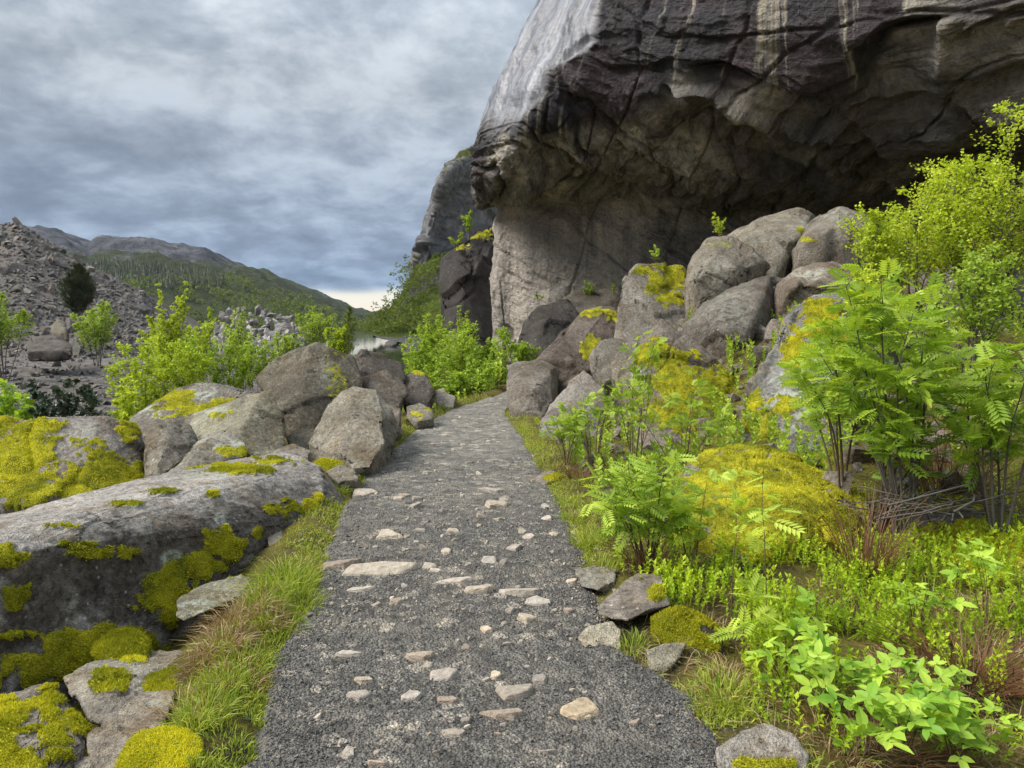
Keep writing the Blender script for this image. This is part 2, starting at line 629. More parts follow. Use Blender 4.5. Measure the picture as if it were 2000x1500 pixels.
def mat_hill(name, rocks, greens, scale=0.03, rockbias=0.5):
    n = NT(name)
    rk = n.ramp(n.noise(scale * 1.6, 8, 0.7, vec=n.mapping(n.pos, (1, 1, 2.5)), dist=0.5), [(0.32, rocks[0]), (0.5, rocks[1]), (0.68, rocks[2])])
    gr = n.ramp(n.noise(scale * 6, 6, 0.75), [(0.3, greens[0]), (0.55, greens[1]), (0.75, greens[2])])
    m = n.math('ADD', n.attr('green'), n.math('MULTIPLY', n.math('SUBTRACT', n.noise(scale * 2.2, 7, 0.7), 0.5), 1.4))
    col = n.mix(n.ramp(m, [(0.42, 0.0), (0.56, 1.0)]), rk, gr)
    nb = n.bump(n.noise(scale * 4, 9, 0.72), 0.9, 0.35 / scale)
    return n.done(n.bsdf(col, 1.0, nb, 0.1))


def mat_water():
    n = NT('fjord_water')
    w = n.noise(1.0, 4, 0.6, vec=n.mapping(n.pos, (0.35, 1.2, 1)))
    nb = n.bump(w, 0.05, 0.03)
    return n.done(n.bsdf((0.012, 0.018, 0.020), 0.06, nb, 0.5))


M = dict(
    rock=mat_rock('rock'),
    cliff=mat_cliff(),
    ground=mat_ground(),
    path=mat_path(),
    path_stone=mat_stone('pale_path_stone', (0.27, 0.235, 0.20), (0.55, 0.50, 0.435), 28),
    grit=mat_stone('grit', (0.12, 0.114, 0.107), (0.21, 0.198, 0.182), 60),
    scree=mat_stone('scree_stone', (0.092, 0.086, 0.080), (0.205, 0.195, 0.182), 1.5),
    quarry=mat_stone('quarry_stone', (0.20, 0.19, 0.18), (0.40, 0.38, 0.355), 1.2),
    water=mat_water(),
    far_hill=mat_hill('far_hill', ((0.045, 0.047, 0.06), (0.115, 0.117, 0.135), (0.24, 0.235, 0.25)), ((0.030, 0.040, 0.018), (0.060, 0.075, 0.028), (0.115, 0.12, 0.042)), 0.02),
    headland=mat_hill('headland', ((0.05, 0.048, 0.05), (0.125, 0.12, 0.12), (0.22, 0.21, 0.20)), ((0.04, 0.06, 0.01), (0.085, 0.115, 0.018), (0.17, 0.155, 0.03)), 0.09),
    far_cliff=mat_hill('far_cliff', ((0.075, 0.075, 0.085), (0.19, 0.185, 0.19), (0.34, 0.33, 0.33)), ((0.05, 0.06, 0.015), (0.10, 0.11, 0.025), (0.16, 0.14, 0.04)), 0.12),
    rowan=mat_leaf('rowan_leaf', (0.20, 0.34, 0.03), (0.58, 0.70, 0.11), 0.42),
    birch=mat_leaf('birch_leaf', (0.24, 0.36, 0.02), (0.60, 0.68, 0.07), 0.42),
    willow=mat_leaf('young_leaf', (0.18, 0.30, 0.025), (0.48, 0.60, 0.09), 0.40),
    raspberry=mat_leaf('raspberry_leaf', (0.15, 0.32, 0.025), (0.44, 0.60, 0.07), 0.32),
    bilberry=mat_leaf('bilberry_leaf', (0.20, 0.36, 0.015), (0.54, 0.64, 0.035), 0.35),
    grass=mat_leaf('grass_blade', (0.15, 0.27, 0.02), (0.52, 0.52, 0.09), 0.35),
    straw=mat_leaf('dry_blade', (0.20, 0.115, 0.045), (0.52, 0.40, 0.22), 0.2),
    bracken=mat_leaf('dead_bracken', (0.10, 0.042, 0.020), (0.26, 0.13, 0.065), 0.1),
    moss=mat_leaf('moss_fuzz', (0.18, 0.20, 0.015), (0.76, 0.71, 0.045), 0.3, 0.9, 0.05),
    conifer=mat_leaf('conifer_needle', (0.03, 0.045, 0.018), (0.10, 0.115, 0.045), 0.1),
    holly=mat_leaf('dark_leaf', (0.022, 0.042, 0.020), (0.10, 0.14, 0.085), 0.1, 0.35, 0.5),
    woods=mat_leaf('woodland_leaf', (0.075, 0.12, 0.018), (0.27, 0.33, 0.05), 0.3),
    bark=mat_bark('bark', (0.06, 0.052, 0.045), (0.17, 0.15, 0.13)),
    twig=mat_bark('twig', (0.07, 0.045, 0.028), (0.16, 0.11, 0.075)),
)
# ---------------------------------------------------------------- the lie of the land
PL = [(440, 1600), (480, 1500), (545, 1290), (622, 1150), (650, 1060), (682, 980), (745, 900), (812, 840), (880, 800), (945, 780), (975, 771)]
PR = [(1480, 1600), (1405, 1480), (1320, 1340), (1225, 1285), (1150, 1180), (1118, 1060), (1088, 985), (1042, 900), (1004, 835), (985, 803), (1003, 776)]
PLW = np.array([G(*p)[:2] for p in PL] + [(0.15, 18.2), (2.2, 21.5), (6, 24)])
PRW = np.array([G(*p)[:2] for p in PR] + [(0.9, 16.4), (2.9, 19.5), (6.5, 22)])
PLW = np.vstack([[PLW[0][0] - 0.1, -3.0], PLW])
PRW = np.vstack([[PRW[0][0] + 0.1, -3.0], PRW])
PLW = PLW[np.argsort(PLW[:, 1])]
PRW = PRW[np.argsort(PRW[:, 1])]


def edge_wob(y, o):
    y = np.asarray(y, float)
    p = np.stack([y * 1.9 + o, 0 * y + o, 0 * y], -1).reshape(-1, 3)
    return (0.11 * fbm(p, 3) + 0.09 * fbm(p * 4.1, 3, 0.6)).reshape(y.shape)


def edge_l(y):
    return np.interp(y, PLW[:, 1], PLW[:, 0]) + edge_wob(y, 3.7)


def edge_r(y):
    return np.interp(y, PRW[:, 1], PRW[:, 0]) + edge_wob(y, 9.1)


def height(x, y):
    x = np.asarray(x, float)
    y = np.asarray(y, float)
    l, r = edge_l(y), edge_r(y)
    dl, dr = l - x, x - r                       # >0 outside the path
    p3 = np.stack([x, y, np.zeros_like(x)], -1).reshape(-1, 3)
    n1 = fbm(p3 * 0.55, 4).reshape(x.shape)
    n2 = fbm(p3 * 4.0, 3).reshape(x.shape)
    z = np.full_like(x, -0.035)
    # verge humps
    z = z + 0.085 * sstep(-0.02, 0.2, dl) + 0.055 * sstep(-0.02, 0.3, dr)
    # falls away on the fjord side, down to the quarry flat
    z = z - 0.52 * sstep(0.22, 1.15, dl) - 1.1 * sstep(2.5, 9.0, dl)
    # talus rising under the cliff
    z = z - 0.10 * sstep(0.15, 0.7, dr) * sstep(6.5, 4.5, y) + sstep(0.5, 4.5, dr) * np.clip((y - 5.0) / 11.0, 0, 1.6) * 2.1 + 0.16 * np.clip(dr - 2.2, 0, 12)
    # beyond the bend the ground sinks to the shore
    far = sstep(17.0, 40.0, y) * sstep(6.0, -2.0, x) * sstep(-24, -14, x)
    z = z - far * 1.1
    out = np.maximum(sstep(0.0, 0.5, dl), sstep(0.0, 0.5, dr))
    z = z + out * (0.11 * n1 + 0.035 * n2) + sstep(12, 30, y) * 0.5 * n1 * out
    z = z - 3.2 * sstep(54, 66, y) * sstep(-0.262 * y, -0.235 * y, x) - 3.2 * sstep(120, 150, y)
    return z


def spaced(a, b, fine0, fine1, step, grow=1.09):
    v = [fine0]
    while v[-1] < fine1:
        v.append(v[-1] + step)
    s = step
    while v[-1] < b:
        s *= grow
        v.append(v[-1] + s)
    s, w = step, [fine0]
    while w[-1] > a:
        s *= grow
        w.append(w[-1] - s)
    return np.array(w[:0:-1] + v)


gx = spaced(-190, 130, -3.2, 4.2, 0.045, 1.07)
gy = spaced(-6, 260, 1.6, 9.0, 0.045, 1.05)
X, Y = np.meshgrid(gx, gy, indexing='ij')
Z = height(X, Y)
stony = (sstep(-4.5, -8, X) * sstep(8, 18, Y)).ravel()
ground = link('ground', mesh_from('ground', np.stack([X, Y, Z], -1).reshape(-1, 3), grid_faces(*X.shape), {'stony': stony}, True, M['ground']))
tag(ground, 'mossy brown soil between the boulders on both sides of the path', 'ground', kind='structure')

# gravel path
py_ = spaced(-3, 23, 1.8, 7.0, 0.022, 1.02)
tu = np.linspace(-0.10, 1.10, 90)
Yp, Tp = np.meshgrid(py_, tu, indexing='ij')
Lp, Rp = edge_l(Yp), edge_r(Yp)
Xp = Lp + (Rp - Lp) * Tp
p3 = np.stack([Xp, Yp, 0 * Xp], -1).reshape(-1, 3)
eg = np.minimum(Tp, 1 - Tp)
Zp = 0.012 * sstep(0, 0.4, eg) - 0.10 * sstep(0.02, -0.10, eg) + (0.020 * fbm(p3 * 1.7, 4) + 0.010 * fbm(p3 * 9, 3) + 0.006 * fbm(p3 * 40, 2)).reshape(Xp.shape)
pale = (sstep(4.2, 10.5, Yp) * 0.85).ravel()
path = link('path', mesh_from('path', np.stack([Xp, Yp, Zp], -1).reshape(-1, 3), grid_faces(*Xp.shape)[:, ::-1], {'pale': pale}, True, M['path']))
tag(path, 'dark grey gravel footpath with pale stones set in it', 'path', kind='structure')


def path_z(x, y):
    p = np.stack([x, y, 0 * x], -1)
    t = (x - edge_l(y)) / (edge_r(y) - edge_l(y))
    e = np.minimum(t, 1 - t)
    return 0.012 * sstep(0, 0.4, e) - 0.10 * sstep(0.02, -0.10, e) + 0.020 * fbm(p * 1.7, 4) + 0.010 * fbm(p * 9, 3) + 0.006 * fbm(p * 40, 2)


# water of the fjord
WATER_Z = -2.5
wv = np.array([(-9000, 50, WATER_Z), (9000, 50, WATER_Z), (9000, 15000, WATER_Z), (-9000, 15000, WATER_Z)])
water = link('water', mesh_from('water', wv, np.array([[0, 1, 2, 3]]), None, False, M['water']))
tag(water, 'calm pale fjord water reflecting the bright horizon', 'water', kind='structure')


# ---------------------------------------------------------------- relief sheets (cliffs, hills) from control points
def catmull(A, t):
    """A (k, ...) control rows, t in [0, k-1]"""
    k = len(A)
    i = np.clip(np.floor(t).astype(int), 0, k - 2)
    f = (t - i).reshape((-1,) + (1,) * (A.ndim - 1))
    a0, a1, a2, a3 = A[np.maximum(i - 1, 0)], A[i], A[i + 1], A[np.minimum(i + 2, k - 1)]
    return 0.5 * (2 * a1 + (a2 - a0) * f + (2 * a0 - 5 * a1 + 4 * a2 - a3) * f * f + (3 * a1 - a0 - 3 * a2 + a3) * f ** 3)


def sheet(ctrl, nu, nv, ut=None, vt=None):
    """ctrl[u][v] = (px, py, d) -> dense world grid"""
    A = np.array([[P(*c) for c in col] for col in ctrl])
    ut = np.linspace(0, len(ctrl) - 1, nu) if ut is None else ut
    vt = np.linspace(0, len(ctrl[0]) - 1, nv) if vt is None else vt
    B = catmull(A, ut)
    C = catmull(np.swapaxes(B, 0, 1), vt)
    return np.swapaxes(C, 0, 1)


def grid_normals(S):
    du = np.gradient(S, axis=0)
    dv = np.gradient(S, axis=1)
    n = np.cross(du, dv)
    return n / np.maximum(np.linalg.norm(n, axis=2), 1e-9)[..., None]


# overhanging cliff: columns from the hidden flank round the prow to beyond the frame, rows from foot to top
CLIFF = [
    [(1075, 715, 75), (1070, 560, 75), (1065, 430, 72), (1060, 395, 70), (1058, 370, 66), (1060, 320, 62), (1090, 200, 60), (1160, 0, 60), (1330, -500, 62)],
    [(985, 715, 48), (985, 560, 48), (985, 415, 47), (965, 395, 40), (955, 365, 37), (955, 310, 36), (985, 190, 35), (1075, 0, 35), (1290, -500, 37)],
    [(958, 715, 38), (956, 555, 38), (960, 402, 37.5), (938, 392, 31), (926, 355, 28.2), (936, 275, 27.5), (957, 185, 27), (1040, 5, 27), (1270, -500, 29)],
    [(1005, 705, 36.5), (1005, 550, 36.5), (1005, 396, 36), (985, 382, 30), (955, 335, 26.3), (965, 255, 25.4), (995, 160, 25), (1075, 0, 25), (1290, -500, 27)],
    [(1070, 705, 35.5), (1070, 545, 35.5), (1068, 388, 35), (1050, 362, 29), (1010, 310, 25), (1022, 232, 23.8), (1060, 142, 23.4), (1125, 0, 23.4), (1330, -500, 25)],
    [(1150, 695, 34.2), (1150, 545, 34.5), (1150, 396, 34.4), (1125, 350, 29), (1090, 275, 24.6), (1100, 190, 23.0), (1150, 88, 22.5), (1170, -10, 22.4), (1350, -500, 23.5)],
    [(1240, 685, 32.8), (1240, 545, 33.2), (1240, 405, 33.6), (1225, 345, 28.6), (1195, 262, 24.2), (1195, 180, 22.6), (1225, 85, 22.0), (1262, -10, 21.6), (1420, -500, 22)],
    [(1340, 675, 31.6), (1340, 545, 32.6), (1345, 425, 33.4), (1340, 355, 28.4), (1330, 262, 23.6), (1325, 165, 21.4), (1340, 80, 20.8), (1372, -10, 20.4), (1480, -500, 20.6)],
    [(1480, 655, 30.4), (1480, 540, 31.6), (1480, 435, 32.6), (1490, 352, 27.4), (1500, 268, 22.6), (1505, 205, 20.2), (1510, 110, 19.4), (1520, -10, 18.9), (1580, -500, 19)],
    [(1660, 630, 28.6), (1660, 510, 29.8), (1662, 425, 31.2), (1672, 340, 25.8), (1680, 270, 20.8), (1686, 215, 18.8), (1690, 115, 17.8), (1690, -10, 17.3), (1700, -500, 17.2)],
    [(1840, 610, 25.6), (1840, 470, 27.0), (1842, 385, 28.4), (1848, 312, 22.8), (1856, 258, 18.6), (1862, 195, 17.2), (1860, 105, 16.3), (1855, -10, 15.8), (1850, -500, 15.5)],
    [(2080, 590, 21.5), (2080, 440, 22.6), (2080, 345, 23.4), (2085, 280, 19.4), (2090, 235, 16.4), (2095, 175, 15.2), (2090, 80, 14.5), (2085, -20, 14.0), (2080, -500, 13.8)],
    [(2500, 590, 17.5), (2500, 410, 18.2), (2500, 300, 18.8), (2500, 240, 15.8), (2510, 180, 13.6), (2515, 110, 12.6), (2510, 20, 12.1), (2510, -80, 11.8), (2510, -560, 11.5)],
]
cu = 540
for col_ in CLIFF:                      # the roof of the recess slopes back to the wall
    for j_ in range(4):
        x_, y_, d_ = col_[j_]
        col_[j_] = (x_, y_, d_ - 0.52 * (d_ - col_[5][2]))
    col_[4] = (col_[4][0], col_[4][1], col_[4][2] - 0.25 * (col_[4][2] - col_[5][2]))
vt = np.concatenate([np.linspace(0, 2, 110, endpoint=False), np.linspace(2, 7, 290, endpoint=False), np.linspace(7, 8, 20)])
S = sheet(CLIFF, cu, len(vt), np.concatenate([np.linspace(0, 2, 40, endpoint=False), np.linspace(2, 11, 475, endpoint=False), np.linspace(11, 12, 25)]), vt)
Nn = grid_normals(S)
V = S.reshape(-1, 3)
Nf = Nn.reshape(-1, 3)
if (Nf * (V - np.array([0, 0, EYE]))).sum(1).mean() > 0:
    Nf = -Nf
vv = np.tile(vt, cu)
along = np.repeat(np.cumsum(np.concatenate([[0], np.linalg.norm(np.diff(S[:, int(len(vt) * 0.75)], axis=0), axis=1)])), len(vt))
along = along + 0.12 * S.reshape(-1, 3)[:, 2]
px, py = project(V)
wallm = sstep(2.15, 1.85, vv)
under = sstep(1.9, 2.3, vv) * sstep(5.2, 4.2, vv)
# smooth drawn-down slab on the prow
slab_edge = np.interp(py, [-600, 0, 80, 105, 135, 190, 240, 280], [1500, 1160, 1163, 1130, 1075, 1060, 1015, 985])
slab = sstep(12, -14, px - slab_edge - 10 * fbm(V * 0.9, 3)) * sstep(290, 200, py + 30 * fbm(V * 0.6, 3)) * sstep(3.0, 3.6, vv)
bandq = 0.85 * V[:, 2] + 0.5 * V[:, 0] + 0.15 * V[:, 1]
bandp = 0.85 * V[:, 0] - 0.5 * V[:, 2] + 0.3 * V[:, 1]
fold = np.stack([0.28 * bandp, 0.2 * V[:, 1], 1.15 * bandq], -1)
rid = fbm(fold * 0.55, 5, 0.55, True)
lump = fbm(V * 0.16, 4)
warpv = fold + 0.5 * np.stack([fbm(V * 0.4, 3), fbm(V * 0.4 + 9, 3), fbm(V * 0.4 + 19, 3)], -1)
blk = fbm(warpv * 0.9 + 4.0, 4, 0.55)
blocky = np.round(blk * 7) / 7 * 0.7 + blk * 0.3                       # stepped spalls
joint = sstep(0.030, 0.0, np.abs(perlin(warpv * 0.62 + 31.0)))        # long joints along the banding
joint = np.maximum(joint, 0.9 * sstep(0.022, 0.0, np.abs(perlin(np.stack([bandp * 0.5 + 0.2 * bandq, V[:, 1] * 0.2, bandq * 0.16], -1) + 77.0))))
rid2 = fbm(warpv * 2.1 + 11.0, 4, 0.55, True)
fine = fbm(V * 2.3, 4, 0.55)
rock_amp = (1 - slab) * (1 - 0.72 * wallm)
disp = -0.15 + 0.75 * lump + rock_amp * (1 - 0.55 * sstep(4.4, 5.2, vv)) * (0.72 * rid + 1.15 * blocky - 0.24 * joint + 0.20 * fine + 0.34 * rid2) + wallm * (0.10 * fine - 0.05 * joint)
runnel = fbm(np.stack([V[:, 0] * 1.5 + V[:, 2] * 0.5, V[:, 1] * 1.5, V[:, 2] * 0.10], -1), 4)
disp += slab * 0.30 * runnel
upper = sstep(4.6, 5.4, vv) * (1 - slab)
disp += upper * 0.30 * fbm(np.stack([V[:, 0] * 0.9 + V[:, 2] * 0.16, V[:, 1] * 0.9, V[:, 2] * 0.12], -1), 4)
# ledges: (polyline in the photo, how far the rock below the line steps back, how fast it returns)
LEDGES = [
    ([(1140, 100), (1185, 130), (1260, 128), (1330, 110)], 0.35, 30),
    ([(1345, 128), (1400, 118), (1440, 132), (1500, 165), (1560, 192), (1625, 212), (1680, 196)], 1.25, 34),
    ([(1300, 165), (1390, 168), (1480, 220), (1540, 242), (1620, 256), (1665, 250)], -0.75, 40),
    ([(1290, 165), (1380, 178), (1450, 225), (1520, 250), (1600, 262), (1665, 258)], 0.9, 45),
    ([(1650, 104), (1685, 88), (1722, 46), (1760, 36), (1830, 28)], 1.6, 95),
    ([(1815, 60), (1850, 95), (1890, 60), (1960, 20), (2050, 0)], 0.5, 40),
    ([(1850, 168), (1900, 172), (1960, 150), (2060, 110)], 0.45, 45),
    ([(1640, 240), (1760, 205), (1820, 200), (1880, 218), (1950, 260)], 0.6, 40),
    ([(1680, 265), (1760, 300), (1815, 290)], 0.6, 40),
    ([(1640, 330), (1720, 300), (1800, 315), (1850, 340)], 0.5, 45),
    ([(1080, 170), (1150, 200), (1230, 300), (1330, 330), (1400, 360)], 0.45, 40),
    ([(1040, 270), (1120, 300), (1200, 352), (1300, 390), (1380, 420)], 0.40, 40),
    ([(935, 300), (1000, 275), (1080, 300), (1160, 345), (1260, 400)], 0.30, 36),
    ([(1310, 225), (1390, 262), (1480, 300), (1560, 318), (1640, 352)], 0.40, 38),
    ([(930, 404), (1000, 400), (1100, 398), (1200, 396), (1290, 418), (1340, 470), (1380, 500)], 0.55, 26),
    ([(955, 436), (985, 432), (1005, 444)], 0.35, 22),
]
for line, amp, w in LEDGES:
    lx, ly = np.array(line, float).T
    yl = np.interp(px, lx, ly) + 7 * fbm(V * 1.1 + lx[0], 3)
    taper = sstep(lx[0] - 5, lx[0] + 40, px) * sstep(lx[-1] + 5, lx[-1] - 40, px)
    s = py - yl
    disp -= amp * taper * sstep(-3, 3, s) * np.exp(-np.clip(s, 0, 900) / w) * (0.7 + 0.6 * fbm(V * 0.7 + ly[0], 2))
V = V + Nf * disp[:, None]
stlow = np.interp(px, [900, 940, 1000, 1080, 1200, 1330, 1460, 1560, 1640, 1700, 1760, 1800, 2100], [330, 330, 270, 250, 250, 150, 170, 225, 235, 120, 40, -20, -60])
streak = sstep(30, -30, py - stlow - 60 * fbm(V * np.array([0.8, 0.8, 0.1]), 3)) * (1 - slab) * sstep(2.6, 3.4, vv)
streak = np.maximum(streak, 0.55 * sstep(1830, 1880, px) * sstep(120, 20, py) * (1 - slab))
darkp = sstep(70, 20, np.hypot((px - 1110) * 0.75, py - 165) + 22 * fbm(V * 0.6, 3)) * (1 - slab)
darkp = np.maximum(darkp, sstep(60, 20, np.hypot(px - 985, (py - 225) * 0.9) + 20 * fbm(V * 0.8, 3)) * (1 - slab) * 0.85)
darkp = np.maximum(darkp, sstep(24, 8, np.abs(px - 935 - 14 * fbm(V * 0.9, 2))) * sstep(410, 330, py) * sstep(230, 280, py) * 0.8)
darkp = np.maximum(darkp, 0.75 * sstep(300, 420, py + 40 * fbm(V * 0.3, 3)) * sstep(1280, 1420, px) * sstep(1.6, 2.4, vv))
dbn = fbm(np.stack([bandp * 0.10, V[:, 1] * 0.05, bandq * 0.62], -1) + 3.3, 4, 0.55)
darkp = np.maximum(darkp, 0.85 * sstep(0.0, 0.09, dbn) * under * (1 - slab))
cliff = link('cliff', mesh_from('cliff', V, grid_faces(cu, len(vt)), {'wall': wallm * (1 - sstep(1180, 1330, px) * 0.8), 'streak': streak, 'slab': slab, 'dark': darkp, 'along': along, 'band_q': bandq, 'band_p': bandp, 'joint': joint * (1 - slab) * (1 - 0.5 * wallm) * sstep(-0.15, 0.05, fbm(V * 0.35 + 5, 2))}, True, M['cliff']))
tag(cliff, 'huge overhanging cliff of dark streaked gneiss above the boulders', 'cliff')

# mountain wall beyond it
FARC = [
    [(1010, 700, 260), (1010, 560, 260), (1010, 420, 262), (1010, 300, 265), (1015, 280, 268), (1025, 300, 330)],
    [(958, 690, 215), (952, 560, 215), (955, 440, 217), (960, 340, 220), (962, 282, 225), (980, 300, 290)],
    [(905, 680, 190), (900, 560, 190), (905, 450, 193), (918, 360, 196), (930, 296, 200), (960, 310, 270)],
    [(866, 670, 176), (850, 560, 178), (855, 470, 180), (872, 390, 183), (896, 316, 186), (925, 330, 250)],
    [(838, 660, 170), (822, 530, 172), (832, 468, 174), (850, 400, 177), (880, 332, 180), (910, 345, 240)],
    [(845, 660, 210), (828, 535, 212), (838, 470, 214), (856, 402, 217), (886, 336, 220), (915, 350, 270)],
    [(920, 660, 300), (900, 535, 300), (905, 470, 300), (910, 402, 300), (930, 345, 300), (950, 360, 330)],
]
S = sheet(FARC, 220, 200)
V = S.reshape(-1, 3)
Nf = grid_normals(S).reshape(-1, 3)
if (Nf * (V - np.array([0, 0, EYE]))).sum(1).mean() > 0:
    Nf = -Nf
vert = fbm(np.stack([V[:, 0] * 0.16, V[:, 1] * 0.16, V[:, 2] * 0.05], -1), 5, 0.55, True)
b1, b2, bi, bo = cells(V * np.array([0.07, 0.07, 0.05]))
V = V + Nf * (3.0 * vert + 2.2 * (GRAD[bi] * bo).sum(1) + 1.0 * fbm(V * 0.5, 4))[:, None]
pxx, pyy = project(V)
green = 0.15 + 0.15 * sstep(380, 300, pyy) + 0.25 * sstep(0.3, 0.7, Nf[:, 2]) + 0.5 * sstep(520, 560, pyy)
far_cliff = link('cliff', mesh_from('far_cliff', V, grid_faces(220, 200), {'green': green}, True, M['far_cliff']))
tag(far_cliff, 'grey mountain wall rising from the fjord behind the overhanging cliff', 'cliff')


def relief_hill(name, label, ridge, foot, d_ridge, d_foot, nu, nv, mat, amp, scale, greenf, bulge=0.25, kind='structure'):
    rx, ry = np.array(ridge, float).T
    u = np.linspace(rx[0], rx[-1], nu)
    ry_ = np.interp(u, rx, ry)
    fx, fy = np.array(foot, float).T
    fy_ = np.interp(u, fx, fy)
    t = np.linspace(0, 1, nv)
    out = np.zeros((nu, nv + 20, 3))
    for i in range(nu):
        top = P(u[i], ry_[i], d_ridge)
        bot = P(u[i], fy_[i], d_foot)
        prof = t ** (1 - bulge)
        c = bot + (top - bot) * t[:, None]
        c[:, 2] = bot[2] + (top[2] - bot[2]) * (t + bulge * t * (1 - t))
        out[i, :nv] = c
        k = np.linspace(0.02, 1, 20)
        back = top + np.stack([0 * k, (d_ridge - d_foot) * k * 1.5, -(top[2] + 5) * k ** 1.5], -1)
        out[i, nv:] = back
    V = out.reshape(-1, 3)
    n = fbm(V * scale, 6, 0.55) + 0.5 * fbm(V * scale * 0.9, 5, 0.5, True)
    tt = np.tile(np.concatenate([t, np.linspace(1, 0, 20)]), nu)
    V = V + np.stack([0 * n, -0.8 * amp * n * tt, amp * n * sstep(0, 0.25, tt) * 0.8], -1)
    pxx, pyy = project(V)
    o = link(name, mesh_from(name, V, grid_faces(nu, nv + 20), {'green': greenf(pxx, pyy, tt, V)}, True, mat))
    tag(o, label, 'hill', kind=kind)
    return o


RIDGE = [(-500, 470), (-200, 440), (40, 452), (75, 452), (105, 455), (130, 461), (160, 478), (178, 489), (200, 478), (225, 471), (255, 473), (290, 469), (318, 476), (345, 486), (372, 490), (402, 495), (425, 508), (445, 522), (470, 524), (500, 530), (520, 541), (545, 553), (575, 567), (602, 585), (640, 602), (672, 618), (700, 629), (735, 636)]
hills = relief_hill('hills', 'rocky ridge with woods on its flank across the fjord', RIDGE, [(-500, 648), (735, 645)], 900, 420, 300, 110, M['far_hill'], 30, 0.019,
                    lambda x, y, t, V: 0.62 - 0.55 * sstep(0.50, 0.80, t) * sstep(500, 330, x) + 0.25 * sstep(0.5, 0.2, t) + 0.10 * fbm(V * 0.006, 2))
low = relief_hill('hills', 'low wooded shore at the far end of the fjord', [(600, 628), (660, 627), (700, 628), (740, 629), (775, 631), (800, 632), (900, 634)], [(600, 646), (900, 645)], 1500, 1150, 120, 24, M['far_hill'], 8, 0.012,
                  lambda x, y, t, V: 0.8 + 0 * t)
headland = relief_hill('hills', 'steep green headland dropping into the water under the mountain wall',
                       [(728, 650), (742, 640), (760, 622), (775, 605), (790, 575), (805, 548), (820, 526), (845, 508), (870, 500), (900, 490), (960, 480)], [(728, 655), (745, 662), (800, 672), (880, 690), (960, 700)],
                       176, 140, 140, 80, M['headland'], 5.0, 0.045,
                       lambda x, y, t, V: 0.70 - 0.5 * sstep(0.15, 0.02, t) - 0.35 * sstep(0.55, 0.62, t) * sstep(0.8, 0.7, t), 0.1)
# ---------------------------------------------------------------- boulders
rng = np.random.RandomState(11)
TINT = dict(grey=(0.245, 0.225, 0.20), pale=(0.34, 0.315, 0.28), brown=(0.20, 0.175, 0.145), dark=(0.13, 0.118, 0.108), black=(0.075, 0.070, 0.074), warm=(0.25, 0.205, 0.17), violet=(0.215, 0.195, 0.195))
FUZZ = []


def hull_mesh(pts3, dist, level, size, sharp, Np, dp, c, nchip):
    """convex block with knocked-off corners and worn edges, meshed so that its creases stay crisp"""
    bm = bmesh.new()
    for p in pts3:
        bm.verts.new(p)
    bmesh.ops.convex_hull(bm, input=bm.verts)
    bmesh.ops.delete(bm, geom=[v for v in bm.verts if not v.link_faces], context='VERTS')
    for n, d in nchip:
        res = bmesh.ops.bisect_plane(bm, geom=list(bm.verts) + list(bm.edges) + list(bm.faces), plane_co=Vector(c + n * d), plane_no=Vector(n), clear_outer=True)
        ed = [e for e in res['geom_cut'] if isinstance(e, bmesh.types.BMEdge)]
        if ed:
            bmesh.ops.contextual_create(bm, geom=ed)
    bmesh.ops.remove_doubles(bm, verts=bm.verts, dist=0.02 * size)
    bmesh.ops.dissolve_limit(bm, angle_limit=radians(9), verts=bm.verts, edges=bm.edges)
    bmesh.ops.bevel(bm, geom=list(bm.edges), offset=size * (0.010 if sharp > 20 else 0.05), segments=1 if sharp > 20 else 3, affect='EDGES', clamp_overlap=True)
    bmesh.ops.triangulate(bm, faces=bm.faces)
    L = max(0.013, dist / FPX * (6.2 if level >= 6 else 8.0))
    eye = Vector((0, 0, EYE))
    for it in range(7):
        bm.normal_update()
        lim = L * max(1, 2 ** (2 - it))
        ed = []
        for e in bm.edges:
            ln = e.calc_length()
            if ln > lim:
                m = e.verts[0].co - eye
                if ln > 4 * lim or any(f.normal.dot(m) < 0 for f in e.link_faces):
                    ed.append(e)
        if not ed or len(bm.faces) > 60000:
            break
        bmesh.ops.subdivide_edges(bm, edges=ed, cuts=1)
        bmesh.ops.triangulate(bm, faces=[f for f in bm.faces if len(f.verts) > 3])
    bm.verts.index_update()
    V = np.array([v.co[:] for v in bm.verts])
    F = np.array([[v.index for v in f.verts] for f in bm.faces])
    bm.free()
    return V, F


